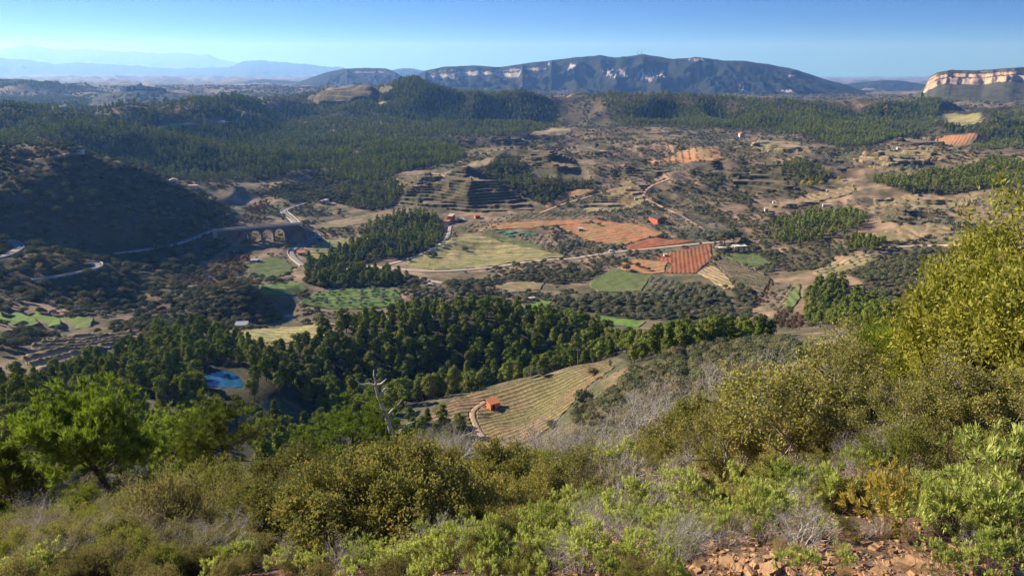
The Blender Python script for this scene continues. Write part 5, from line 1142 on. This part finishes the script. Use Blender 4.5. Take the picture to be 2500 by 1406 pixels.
# ------------------------------------------------------------------ dead snag, loose stones
def snag():
    x, y, z, d = hit(955, 1190); k = d / F * 1.25; r = np.random.default_rng(5)
    path = [(0, -20), (4, 60), (10, 110), (-2, 150), (-18, 190), (-22, 215)]; segs = []
    P = [np.array([a * k, r.normal() * 4 * k, b * k * 1.12]) for a, b in path]
    for i in range(len(P) - 1): segs.append((P[i], P[i + 1], k * (8 - i * 1.1), k * (7 - i * 1.1)))
    for i, (dx, dz) in [(3, (-40, 30)), (4, (30, 25)), (5, (-35, 25)), (5, (12, 45)), (2, (45, 20)), (3, (38, 50)), (1, (-50, 40)), (5, (25, 30))]:
        q = P[i]; 
        for s in range(3): n = q + np.array([dx * k / 3, r.normal() * 6 * k, dz * k / 3]) + r.normal(size=3) * 4 * k; segs.append((q, n, k * (3.2 - s * .8), k * (2.4 - s * .8))); q = n
    o = link('dead_snag', stems(segs, M['deadwood'], 6), None, (x, y, z)); tag(o, 'forked grey dead snag rising above the oak bushes', 'dead tree')
snag()
def stone_mesh(seed):
    r = np.random.default_rng(seed); bm = bmesh.new(); bmesh.ops.create_cube(bm, size=1)
    bmesh.ops.subdivide_edges(bm, edges=bm.edges[:], cuts=1)
    for v in bm.verts: v.co = Vector(v.co) * (.82 + .3 * r.random()) + Vector(r.normal(size=3) * .05)
    bmesh.ops.bevel(bm, geom=bm.edges[:], offset=.05, segments=1, affect='EDGES') if False else None
    me = bpy.data.meshes.new('stone'); bm.to_mesh(me); bm.free(); return me
def stones():
    ms = [stone_mesh(i) for i in range(8)]; mw = [stone_mesh(50 + i) for i in range(2)]
    for m_ in ms: m_.materials.append(M['stone'])
    for m_ in mw: m_.materials.append(M['whitestone'])
    def put(px, py, s, me, lab, grp):
        x, y, z, d = hit(px, py); s = s * .62 * d / F; o = link('stone', me, None, (x, y, z + s * .12)); o.scale = (s, s * rng.uniform(.6, 1), s * rng.uniform(.4, .7)); o.rotation_euler = (rng.uniform(-.4, .4), rng.uniform(-.4, .4), rng.uniform(0, 6.28)); tag(o, lab, 'stone', grp)
    for k, (px, py, s) in enumerate([(1735, 1350, 62), (1775, 1378, 70), (1800, 1395, 60), (1850, 1382, 55), (1880, 1395, 70), (1990, 1395, 60), (2070, 1345, 50), (2110, 1330, 48), (2230, 1390, 80), (2150, 1400, 60), (1700, 1390, 50), (1830, 1400, 55), (2040, 1370, 50), (2290, 1360, 50), (2400, 1400, 60)]):
        put(px, py, s, ms[k % 8], 'large ochre stone ' + ('in the heap left of the lone rockrose' if px < 1930 else 'right of the lone rockrose'), 'large ochre stones')
    for k in range(280):
        px, py = rng.uniform(1660, 2500), 1310 + 96 * rng.random() ** .6
        put(px, py, rng.uniform(12, 38), ms[k % 8], 'small ochre stone in the rubble at the bottom right', 'small ochre stones')
    for px, py, s in [(1893, 1215, 46), (1905, 1240, 38), (1915, 1265, 34), (1880, 1225, 30)]: put(px, py, s, mw[int(px) % 2], 'white stone among the rockroses', 'white stones')
stones()
def gravel():
    r = np.random.default_rng(9); n = 4200; V, Fc, o = [], [], 0; base = np.array([[1, 0, 0], [-.5, .87, 0], [-.5, -.87, 0], [0, 0, 1.], [0, 0, -1.]]); tri = np.array([[0, 1, 3], [1, 2, 3], [2, 0, 3], [1, 0, 4], [2, 1, 4], [0, 2, 4]])
    a = r.uniform(R(-25), R(40), n); d = np.exp(r.uniform(math.log(2.0), math.log(9), n)); x, y = np.sin(a) * d, np.cos(a) * d; z = H(x, y)
    s = r.uniform(.006, .022, n) * (.6 + d * .12)
    for k in range(n):
        q = base * s[k] * r.uniform(.5, 1.3, (5, 1)) * np.array([1.3, .9, .6]); c, t = math.cos(k), math.sin(k); q = np.column_stack([q[:, 0] * c - q[:, 1] * t, q[:, 0] * t + q[:, 1] * c, q[:, 2]])
        V.append(q + [x[k], y[k], z[k] + s[k] * .2]); Fc.append(tri + 5 * k)
    g_ = link('gravel', mesh('gravel', np.concatenate(V), np.concatenate(Fc), M['stone'])); tag(g_, 'fine ochre gravel strewn over the nearest ground', None, None, 'stuff')
    n = 2600; a = r.uniform(R(-40), R(40), n); d = np.exp(r.uniform(math.log(2.0), math.log(10), n)); x, y = np.sin(a) * d, np.cos(a) * d; z = H(x, y)
    segs = []
    for k in range(n):
        l = r.uniform(.03, .13); t = r.uniform(0, 6.28); dv = np.array([math.cos(t) * l, math.sin(t) * l, r.uniform(-.3, .5) * l]); p = np.array([x[k], y[k], z[k] + .015]); segs.append((p, p + dv, .0016, .001))
    v, f = tubes(segs, 3); l_ = link('litter', mesh('litter', v, f, M['browntwig'])); tag(l_, 'fallen dry twigs strewn under the nearest bushes', None, None, 'stuff')
gravel()
def vines(label, P, centre, sp, step, ang=None):
    a, d = P[:, 0], np.exp(P[:, 1]); X, Y = np.sin(a) * d, np.cos(a) * d; pts = []
    if centre is not None:
        r_ = np.hypot(X - centre[0], Y - centre[1])
        for rr in np.arange(math.floor(r_.min() / sp) * sp, r_.max(), sp):
            th = np.arange(0, 2 * math.pi, step / max(rr, 1)); pts.append(np.column_stack([centre[0] + rr * np.cos(th), centre[1] + rr * np.sin(th)]))
    else:
        c, s = math.cos(R(ang)), math.sin(R(ang)); U, V = X * c - Y * s, X * s + Y * c
        g = np.stack(np.meshgrid(np.arange(math.floor(U.min() / sp) * sp, U.max(), sp), np.arange(V.min(), V.max(), step)), -1).reshape(-1, 2); pts.append(np.column_stack([g[:, 0] * c + g[:, 1] * s, -g[:, 0] * s + g[:, 1] * c]))
    q = np.concatenate(pts); q = q + rng.normal(size=q.shape) * .12; A, L = al(q[:, 0], q[:, 1]); q = q[inpoly(A, L, P) & (rng.random(len(q)) < .85)]
    for r0 in ROADS:
        k = np.sqrt(((q[:, None, 0] - r0[2][None, :, 0]) ** 2 + (q[:, None, 1] - r0[2][None, :, 1]) ** 2).min(1)); q = q[k > r0[3] * .5 + .4]
    z = H(q[:, 0], q[:, 1]) + .35; segs = []
    for k in range(len(q)):
        b = np.array([q[k, 0], q[k, 1], z[k] - .3]); t = b + [rng.normal() * .06, rng.normal() * .06, .75]; segs.append((b, t, .05, .04))
        for _ in range(2): segs.append((t, t + rng.normal(size=3) * [.25, .25, .1] + [0, 0, .25], .03, .015))
    v, f = tubes(segs, 3); o = link('vines', mesh('vines', v, f, M['twig'])); tag(o, label, None, None, 'stuff'); print('VINES', len(q))
vines('leafless vine stocks in rows around the orange hut', VINE, hit(1500, 1040)[:2], 2.5, 1.5)
vines('leafless vine stocks in rows on the rust red field', FIELDS[0][0], None, 3.0, 1.8, 11)
# ------------------------------------------------------------------ buildings and other made things
M.update({'orange': plain('orange_render', (.62, .20, .075), .85, .12, 1), 'redwall': plain('rust_red_wall', (.46, .12, .055), .88, .15, .8), 'orangeroof': plain('orange_tiles', (.56, .19, .075), .85, .2, 2),
  'darkroof': plain('dark_slate_roof', (.06, .058, .062), .7, .25, .6), 'palerof': plain('pale_tiles', (.50, .38, .28), .85, .2, 1), 'white': plain('whitewash', (.62, .57, .50), .85, .08, .8), 'cream': plain('cream_wall', (.60, .50, .40), .9, .15, .8), 'brownwall': plain('brown_stone_wall', (.25, .15, .10), .9, .25, .7),
  'stonewall': plain('grey_viaduct_stone', (.16, .145, .125), .92, .25, .5), 'dark': plain('dark_opening', (.02, .018, .016), .8, .1, 1), 'woodpole': plain('weathered_pole', (.30, .25, .20), .9, .2, 3), 'net': plain('green_net', (.03, .17, .09), .8, .25, .6), 'blue': plain('blue_sheet', (.10, .22, .42), .6, .15, 1), 'steel': plain('grey_steel', (.35, .36, .38), .5, .1, 1)})
def boxm(name, x0, x1, y0, y1, z0, z1, m, parent):
    v = [(x, y, z) for x in (x0, x1) for y in (y0, y1) for z in (z0, z1)]; f = [[0, 1, 3, 2], [4, 6, 7, 5], [0, 4, 5, 1], [2, 3, 7, 6], [0, 2, 6, 4], [1, 5, 7, 3]]
    return link(name, mesh(name, v, f, m), parent)
def house(name, label, cat, x, y, z, rz, w, d, h, wall, roof, kind='gable', rise=1.4, wins=(), door=None, group=None, chim=False, par=None):
    """front is -y; wins: (face, u, v, width, height)"""
    e = empty(name, (x, y, z), rz); tag(e, label, cat, group)
    hw, hd = w / 2, d / 2
    if kind == 'gable':      # ridge along y
        v = [(-hw, -hd, -1), (hw, -hd, -1), (hw, hd, -1), (-hw, hd, -1), (-hw, -hd, h), (hw, -hd, h), (hw, hd, h), (-hw, hd, h), (0, -hd, h + rise), (0, hd, h + rise)]
        f = [[0, 1, 5, 8, 4], [2, 3, 7, 9, 6], [1, 2, 6, 5], [3, 0, 4, 7]]; link('wall', mesh('wall', v, f, wall), e)
        t = .18; o = .35; k = rise / hw
        rv = []
        for yy in (-hd - o, hd + o):
            for q in ((-hw - o, h - k * o), (0, h + rise), (hw + o, h - k * o)): rv += [(q[0], yy, q[1] + .03), (q[0], yy, q[1] + .03 + t)]
        rf = [[0, 2, 8, 6], [2, 4, 10, 8], [1, 7, 9, 3], [3, 9, 11, 5], [0, 1, 3, 2], [2, 3, 5, 4], [6, 8, 9, 7], [8, 10, 11, 9], [0, 6, 7, 1], [4, 5, 11, 10]]
        ro = link('roof', mesh('roof', rv, rf, roof), e)
        if chim: boxm('chimney', hw * .3, hw * .3 + .7, hd * .3, hd * .3 + .7, h + rise * .4, h + rise + .9, wall, ro)
    elif kind == 'mono':
        v = [(-hw, -hd, -1), (hw, -hd, -1), (hw, hd, -1), (-hw, hd, -1), (-hw, -hd, h), (hw, -hd, h), (hw, hd, h + rise), (-hw, hd, h + rise)]
        link('wall', mesh('wall', v, [[0, 1, 5, 4], [2, 3, 7, 6], [1, 2, 6, 5], [3, 0, 4, 7]], wall), e)
        o = .3; k = rise / d; v = [(sx * (hw + o), sy * (hd + o), h + (sy > 0) * rise + sy * k * o + q) for q in (.03, .2) for sx in (-1, 1) for sy in (-1, 1)]
        link('roof', mesh('roof', v, [[0, 1, 3, 2], [4, 6, 7, 5], [0, 2, 6, 4], [1, 5, 7, 3], [0, 4, 5, 1], [2, 3, 7, 6]], roof), e)
    else:
        boxm('wall', -hw, hw, -hd, hd, -1, h, wall, e); boxm('roof', -hw - .2, hw + .2, -hd - .2, hd + .2, h + .003, h + .35, roof, e)
    def panel(nm, face, u, v0, pw, ph, m_):
        if face == 'f': return boxm(nm, u - pw / 2, u + pw / 2, -hd - .06, -hd + .05, v0, v0 + ph, m_, e)
        if face == 'l': return boxm(nm, -hw - .06, -hw + .05, u - pw / 2, u + pw / 2, v0, v0 + ph, m_, e)
        return boxm(nm, hw - .05, hw + .06, u - pw / 2, u + pw / 2, v0, v0 + ph, m_, e)
    for a in wins:
        w0 = panel('window', *a, M['dark']); fc, u, v0, pw, ph = a
        if fc == 'f': boxm('sill', u - pw * .6, u + pw * .6, -hd - .14, -hd - .063, v0 - .12, v0 - .004, M['cream'], w0)
    if door:
        w0 = panel('door', *door, M['dark']); fc, u, v0, pw, ph = door
        if fc == 'f': boxm('handle', u + pw * .3, u + pw * .36, -hd - .12, -hd - .063, v0 + ph * .48, v0 + ph * .54, M['steel'], w0)
    if par: boxm('parapet', -hw - par, hw + par, -hd - par - .4, -hd - par, -1, .8, M['white'], e)
    return e
def at(px, py, dz=0): x, y, z, d = hit(px, py); return x, y, z + dz, d
def hat(name, label, cat, px, py, rz, *a, **k):
    x, y, z, d = at(px, py); return house(name, label, cat, x, y, z, R(rz), *a, **k)
# the orange hut in the vineyard
hat('pump_hut', 'small orange hut with a tiled roof standing in the sloping vineyard', 'hut', 1204, 996, 32, 3.4, 2.6, 2.1, M['orange'], M['orangeroof'], 'mono', rise=.55, door=('f', -.6, 0, .8, 1.7))
# red barn
hat('farmhouse', 'rust red gabled barn with a dark roof in the olive grove', 'barn', 1604, 545, 24, 9, 14, 5.2, M['redwall'], M['darkroof'], 'gable', rise=2.0, wins=[('f', -2.4, 3.6, .9, 1), ('f', 0, 3.6, .9, 1), ('f', 2.4, 3.6, .9, 1), ('f', 2.4, 1, .9, 1.1), ('r', -4, 2.5, 1, 1), ('r', 0, 2.5, 1, 1), ('r', 4, 2.5, 1, 1)], door=('f', -.6, 0, 2, 2.4), chim=True, par=2.5)
for px, py, w_, l in [(1556, 524, 9, 'pale sheet of rubble left of the red barn'), (1660, 537, 7, 'white low wall right of the red barn'), (1682, 541, 6, 'second white low wall right of the red barn'), (1590, 549, 6, 'white terrace wall under the red barn')]:
    x, y, z, d = at(px, py); o = boxm('low_wall', -w_ / 2, w_ / 2, -.5, .5, -.8, 1.1, M['white'], None); o.location = (x, y, z); tag(o, l, 'wall')
# small orange farmhouse and its neighbours
hat('farmhouse', 'small orange farmhouse at the foot of the broad terraces', 'house', 1102, 540, -28, 5, 6, 5.2, M['orange'], M['palerof'], 'mono', rise=1.2, wins=[('f', 0, 3, .9, 1)], door=('f', .8, 0, 1, 2))
hat('shed', 'low tan shed beside the small orange farmhouse', 'shed', 1092, 545, -28, 5, 4, 2.2, M['cream'], M['orangeroof'], 'mono', rise=.6)
hat('shed', 'open shed with pale sheets right of the small orange farmhouse', 'shed', 1124, 541, 10, 7, 4, 2.0, M['brownwall'], M['palerof'], 'mono', rise=.7, door=('f', 0, 0, 3, 1.6))
hat('ruin', 'roofless red ruin against the terrace wall', 'ruin', 1165, 533, 15, 4.5, 4, 2.6, M['orange'], M['redwall'], 'flat', door=('f', .5, 0, 1.4, 2))
# flat farmhouse right of the red vineyard
hat('farmhouse', 'low brown farmhouse with white roof edges beside the cypress', 'house', 1805, 609, 8, 10, 6, 2.9, M['brownwall'], M['white'], 'flat', wins=[('f', -3, 1.1, .9, 1), ('f', 0, 1.1, .9, 1), ('f', 3, 1.1, .9, 1)], door=('f', 1.6, 0, 1, 2))
hat('annexe', 'long low annexe left of the brown farmhouse', 'house', 1772, 609, 8, 11, 4, 1.7, M['brownwall'], M['white'], 'flat', door=('f', 2, 0, 1, 1.4))
hat('shed', 'white walled shed nearest the cypress', 'shed', 1752, 606, 40, 4, 3, 1.6, M['white'], M['palerof'], 'mono', rise=.5)
# other scattered buildings: (pixel, turn, w, d, h, wall, roof, kind, label)
for px, py, rz, w_, dd, h, wl, rf, kd, lb, nm in [
  (796, 497, -20, 4, 6, 3.8, 'white', 'palerof', 'flat', 'white cottage on the scrubby flank above the viaduct', 'cottage'), (786, 497, -20, 3, 3, 2.6, 'cream', 'palerof', 'flat', 'cream annexe left of the white cottage', 'cottage'),
  (736, 622, 10, 5, 3.5, 2.0, 'cream', 'orangeroof', 'mono', 'orange roofed hut beside the curving road', 'hut'), (622, 640, 5, 5, 3, 1.6, 'blue', 'steel', 'mono', 'bluish shed in the garden plots', 'shed'), (634, 640, -10, 3, 2.5, 1.6, 'white', 'white', 'gable', 'small white tent beside the bluish shed', 'tent'),
  (591, 802, 6, 5.5, 3, 2.2, 'white', 'steel', 'mono', 'white hut at the foot of the dark knoll', 'hut'), (190, 374, 0, 9, 4, 2.2, 'white', 'white', 'flat', 'flat white building on top of the shaded hill', 'building'), (198, 373, 0, 3, 4, 4, 'brownwall', 'darkroof', 'flat', 'dark tower like end of the white hilltop building', 'building'),
  (424, 449, 20, 6, 5, 3.4, 'white', 'palerof', 'gable', 'white house at the end of the shaded hill', 'house'), (472, 458, 5, 9, 5, 2.2, 'cream', 'palerof', 'flat', 'long cream farm building in the stream valley', 'building'), (540, 304, 0, 11, 8, 4.5, 'white', 'white', 'gable', 'white farmhouse in the far valley', 'house'),
  (1810, 335, 10, 9, 7, 6.5, 'cream', 'orangeroof', 'gable', 'small tan house below the long pine wood', 'house'), (2163, 268, 0, 12, 8, 5, 'redwall', 'orangeroof', 'gable', 'red roofed house on the far saddle', 'house'), (1298, 731, 20, 3.8, 1.7, 1.0, 'steel', 'white', 'flat', 'white van parked on the tan plots', 'van'),
  (1624, 626, 10, 2.5, 2.5, 1.6, 'cream', 'palerof', 'mono', 'tiny cream hut at the edge of the rust red vineyard', 'hut'), (1490, 616, 0, 2, 2, 1.5, 'white', 'white', 'flat', 'white well house beside the white track', 'well'), (1417, 564, 10, 4, 3, 2.2, 'brownwall', 'cream', 'mono', 'brown field hut at the edge of the orange field', 'hut'),
  (1890, 497, 0, 3, 2.5, 1.6, 'white', 'white', 'mono', 'white hut on the tan contour terraces', 'hut'), (2020, 468, 0, 3, 2, 1.4, 'white', 'white', 'flat', 'second white hut on the tan contour terraces', 'hut'), (2020, 502, 0, 9, 1.5, 1.0, 'white', 'white', 'flat', 'long white wall above the pine clump', 'wall'), (1870, 517, 0, 3, 3, 3, 'cream', 'palerof', 'mono', 'tan hut below the tan contour terraces', 'hut'),
  (2193, 367, 0, 5, 4, 3.5, 'cream', 'palerof', 'mono', 'pale hut in the olive slope under the long pine wood', 'hut'), (1560, 486, 0, 9, 2, 1.2, 'cream', 'white', 'flat', 'pale low walls beside the curling dirt track', 'wall'), (1050, 697, 0, 2.5, 2, 1.2, 'steel', 'steel', 'mono', 'grey tool shed beside the olive trees', 'shed')]:
    hat(nm, lb, nm, px, py, rz, w_, dd, h, M[wl], M[rf], kd, rise=min(1.6, h * .35), wins=[('f', -w_ * .25, h * .45, w_ * .12, h * .25), ('f', w_ * .25, h * .45, w_ * .12, h * .25)] if nm in ('house', 'cottage', 'building') else (), door=('f', 0, 0, min(1.2, w_ * .25), min(2, h * .7)) if nm in ('house', 'cottage', 'hut', 'shed') else None)
# far village along its hill
def village():
    r = np.random.default_rng(12); k = 0
    for px in list(np.linspace(300, 402, 24)):
        px = px + r.uniform(-2, 2); pv = float(np.interp(px, [q[0] for q in VILLAGE], [q[1] for q in VILLAGE])); a, s_ = map(float, ray(px, pv + 1.5)); d = 3015 + r.uniform(-8, 3); x, y = math.sin(a) * d, math.cos(a) * d; zg = s_ * d - 6
        big = 330 < px < 350
        hgt = r.uniform(8, 11) * (1.5 if big and k % 3 == 0 else 1); wl = ['white', 'cream', 'cream', 'brownwall'][k % 4]
        house('village_house', ['pale', 'tan', 'tan', 'brown'][k % 4] + ' house in the far hilltop village' + (' beside the church' if big else ''), 'house', x, y, zg, r.uniform(-.5, .5), r.uniform(8, 13), r.uniform(8, 12), hgt + 5, M[wl], M['orangeroof' if k % 3 else 'palerof'], 'gable', rise=2.5, group='village houses'); k += 1
    a, s_ = map(float, ray(345, 217)); x, y = math.sin(a) * 3012, math.cos(a) * 3012; house('church_tower', 'square church tower rising over the far village', 'tower', x, y, s_ * 3012 - 6, 0, 7, 7, 22, M['brownwall'], M['orangeroof'], 'gable', rise=3)
village()
# viaduct
def viaduct():
    dA = 628; aA, aB = float(ray(528, 557)[0]), float(ray(732, 553)[0]); s = float(ray(620, 556)[1]); zt = s * dA
    A = np.array([math.sin(aA) * dA, math.cos(aA) * dA]); B = np.array([math.sin(aB) * (dA + 4), math.cos(aB) * (dA + 4)]); L = float(np.linalg.norm(B - A)); an = math.atan2(B[1] - A[1], B[0] - A[0])
    e = empty('viaduct', (A[0], A[1], zt), an); tag(e, 'old stone arched viaduct carrying the road over the stream', 'bridge')
    wd = 5.4; k = dA / F; sx = L / (204.0)
    arches = [((575 - 528) * sx, (601 - 528) * sx), ((606 - 528) * sx, (632 - 528) * sx), ((637 - 528) * sx, (662 - 528) * sx), ((667 - 528) * sx, (690 - 528) * sx)]
    xs = sorted(set(list(np.linspace(0, L, 60)) + [q for a, b in arches for q in np.linspace(a, b, 15)] + [a - .001 for a, b in arches] + [b + .001 for a, b in arches]))
    top, bot = [], []
    for q in xs:
        t = -.55; lo = -17.0
        for a, b in arches:
            if a <= q <= b: c, hr = (a + b) / 2, (b - a) / 2; lo = -2.2 - hr + math.sqrt(max(0, hr * hr - (q - c) ** 2)) if abs(q - c) < hr else -2.2 - hr
        for a, b in arches:
            if abs(q - a) < 1e-9 or abs(q - b) < 1e-9: lo = -17.0 if False else lo
        bot.append(lo); top.append(t)
    n = len(xs); v = []
    for y_ in (-wd / 2, wd / 2):
        v += [(xs[i], y_, top[i]) for i in range(n)] + [(xs[i], y_, bot[i]) for i in range(n)]
    f = []
    for i in range(n - 1):
        f += [[i, n + i, n + i + 1, i + 1], [2 * n + i, 2 * n + i + 1, 3 * n + i + 1, 3 * n + i], [n + i, 3 * n + i, 3 * n + i + 1, n + i + 1], [i, i + 1, 2 * n + i + 1, 2 * n + i]]
    # legs of the arches: piers go down from the springing
    link('arch_wall', mesh('arch_wall', v, f, M['stonewall']), e)
    for a, b in zip([0] + [q[1] for q in arches], [q[0] for q in arches] + [L]): pass
    for j, (a, b) in enumerate(zip([q[1] for q in arches[:-1]], [q[0] for q in arches[1:]])): boxm('pier_base', a - .15, b + .15, -wd / 2 - .25, wd / 2 + .25, -17.5, -10.5, M['stonewall'], e)
    boxm('deck', -2, L + 2, -wd / 2 - .3, wd / 2 + .3, -.547, -.05, M['asphalt'], e)
    for sd_ in (-1, 1):
        boxm('parapet', -2, L + 2, sd_ * (wd / 2 + .1) - .22, sd_ * (wd / 2 + .1) + .22, -.047, .85, M['pale_stone'], e)
        for q in np.arange(0, L, 2.2): 
            if sd_ < 0: boxm('corbel', q, q + .7, -wd / 2 - .6, -wd / 2 - .303, -.95, -.1, M['pale_stone'], e)
    boxm('abutment', -3, -.02, -wd / 2 - .6, wd / 2 + .6, -8, .6, M['pale_stone'], e)
viaduct()
# poles and wires by the vineyard, masts on the summit, posts
def pole(px, py, hpx, name, label, cat, arm=True, rad=.11):
    x, y, z, d = at(px, py); h = hpx * d / F * 1.08; e = empty(name, (x, y, z)); tag(e, label, cat)
    v, f = tubes([((0, 0, -.5), (0, 0, h), rad, rad * .65)], 8); link('shaft', mesh('shaft', v, f, M['woodpole']), e)
    if arm: boxm('crossarm', -.7, .7, -.06, .06, h - .5, h - .38, M['woodpole'], e)
    for q in (-.6, 0, .6):
        if arm: boxm('insulator', q - .05, q + .05, -.05, .05, h - .375, h - .2, M['white'], e)
    return np.array([x, y, z + h])
t1 = pole(1296, 928, 40, 'utility_pole', 'wooden utility pole at the vineyard edge beside the round tree', 'pole'); t2 = pole(1410, 892, 42, 'utility_pole', 'wooden utility pole at the upper end of the vineyard', 'pole')
def wires(a, b, label):
    segs = []
    for off in (-.6, 0, .6):
        pr = None
        for i in range(13):
            t = i / 12; p = a * (1 - t) + b * t + np.array([off, 0, -.25 - 4 * .9 * t * (1 - t)]); 
            if pr is not None: segs.append((pr, p, .012, .012))
            pr = p
    v, f = tubes(segs, 3); o = link('power_line', mesh('power_line', v, f, M['dark'])); tag(o, label, 'power line')
wires(t1, t2, 'thin power line strung between the two vineyard poles'); 
x_, y_, z_, d_ = hit(1520, 858); wires(t2, np.array([x_, y_, z_ + 8]), 'thin power line leaving the upper vineyard pole towards the spur')
def vinepost():
    me = mesh('vine_post', *tubes([((0, 0, -.2), (0, 0, 1.3), .05, .045)], 5), M['woodpole'])
    edge = [(1040, 1010), (1090, 980), (1140, 962), (1250, 940), (1300, 926), (1370, 908), (1430, 893), (1490, 879)]
    q = resample(np.array([hit(*p)[:3] for p in edge]), 3.0)
    for p in q: o = link('vine_post', me, None, (p[0], p[1], float(H(p[0], p[1])) + .2)); tag(o, 'thin wooden post along the far edge of the orange hut vineyard', 'post', 'vineyard edge posts')
vinepost()
def mast(px, hpx, label):
    d = 5560; a, s = ray(px, 134.5); x, y, z = math.sin(a) * d, math.cos(a) * d, float(s) * d; e = empty('radio_mast', (x, y, z - 14)); tag(e, label, 'mast'); h = hpx * d / F + 14
    v, f = tubes([((0, 0, -5), (0, 0, h), 2.2, .9)], 6); link('shaft', mesh('shaft', v, f, M['steel']), e)
    for q in (.45, .7, .9): boxm('antenna', -3, 3, -1.5, 1.5, h * q, h * q + 3, M['steel'], e)
mast(1566, 9, 'tall radio mast on the rounded summit'); mast(1557, 8, 'shorter radio mast left of the tall one on the summit')
# green harvest nets under some olive trees
def nets():
    k = 0
    for px, py, w_ in [(1222, 568, 7), (1238, 572, 8), (1255, 569, 8), (1272, 573, 7), (1288, 576, 6), (1248, 577, 7), (1305, 574, 6)]:
        x, y, z, d = at(px, py); n = 9; u = np.linspace(-.5, .5, n); X, Y = np.meshgrid(u * w_, u * 5, indexing='ij'); Z = 1.1 * (1 - (2 * X / w_) ** 2) * (1 - (Y / 2.5) ** 2) + .35 * fbm(X + k * 9, Y, 2, k) + .4
        o = link('olive_net', mesh('olive_net', np.stack([X, Y, Z], -1).reshape(-1, 3), gridfaces(n, n), M['net']), None, (x, y, z)); o.rotation_euler = (0, 0, rng.uniform(-.4, .4)); tag(o, 'green harvest net heaped among olive trees beside the orange field', 'net', 'green nets'); k += 1
nets()
# trees that stand alone
def lone(kind, px, py, hpx, label, name=None, proto=None):
    x, y, z, d = at(px, py); pr = proto or PROTO[kind][int(px) % len(PROTO[kind])]; zs = [v.co.z for v in pr[0].vertices]; s = hpx * d / F * 1.05 / max(zs)
    tree(name or INFO[kind][0], label, 'tree' if kind != 'oak' else 'bush', None, x, y, s, px, pr)
def cypress():
    r = np.random.default_rng(77); cl = [((r.normal() * .05, r.normal() * .05, .6 + k * .55), (.55 - .035 * k, .55 - .035 * k, .6)) for k in range(12)]
    return crown_mesh('cypress_crown', cl, 40, .25, LM['oak'], r, .85), trunk_mesh('cypress_trunk', 2, .12, M['bark'], r, 0, .2, 0)
lone('pine', 1744, 606, 36, 'dark slender cypress beside the brown farmhouse', 'cypress_tree', cypress())
yp = round_proto(401, w=1.7, h=3.2, per=60, size=.4, key='yellow', lift=.3)
for px, py, h, l in [(1978, 462, 20, 'bright yellow autumn tree below the wide shrubby terraces'), (1960, 455, 14, 'yellow autumn tree left of the brightest yellow one'), (2005, 455, 13, 'yellow autumn tree right of the brightest yellow one'), (2050, 443, 12, 'yellow autumn tree behind the tan contour terraces')]: lone('oak', px, py, h, l, 'poplar_tree', yp)
for px, py, h, l in [(1770, 596, 34, 'round tree right of the cypress'), (1790, 590, 26, 'second tree right of the cypress'), (1525, 644, 14, 'dark tree at the corner of the brown fallow field'), (1530, 662, 18, 'largest dark tree in the brown fallow field'), (1556, 652, 13, 'lone tree in the brown fallow field'), (1582, 662, 11, 'small lone tree near the edge of the brown fallow field'), (1462, 552, 9, 'lone bush in the orange ploughed field'),
                     (1046, 628, 15, 'bush in the yellow green vineyard'), (1060, 630, 14, 'second bush in the yellow green vineyard'), (1135, 615, 14, 'lone tree in the yellow green vineyard'), (1000, 640, 10, 'low bush at the edge of the yellow green vineyard'), (1324, 919, 26, 'round green tree beside the vineyard pole'), (1297, 922, 26, 'round green tree behind the vineyard pole'), (1550, 918, 34, 'green bush on the eroded bank'), (1445, 918, 26, 'green bush in the vineyard rows'), (1420, 985, 40, 'olive green bush at the edge of the sloping vineyard'), (1345, 1045, 26, 'dark bush at the lower edge of the vineyard')]: lone('oak', px, py, h, l)
# eroded bank beside the vineyard: rocks
def bank_rocks():
    me = stone_mesh(91); me.materials.append(M['stone'])
    for k in range(40):
        px, py = rng.uniform(1440, 1560), rng.uniform(905, 960); x, y, z, d = at(px, py)
        o = link('rock', me, None, (x, y, z)); s = rng.uniform(.2, .7); o.scale = (s * 1.3, s, s * .8); o.rotation_euler = tuple(rng.uniform(-.5, 3, 3)); tag(o, 'ochre rock on the eroded bank above the vineyard', 'rock', 'rocks on the eroded bank')
bank_rocks()
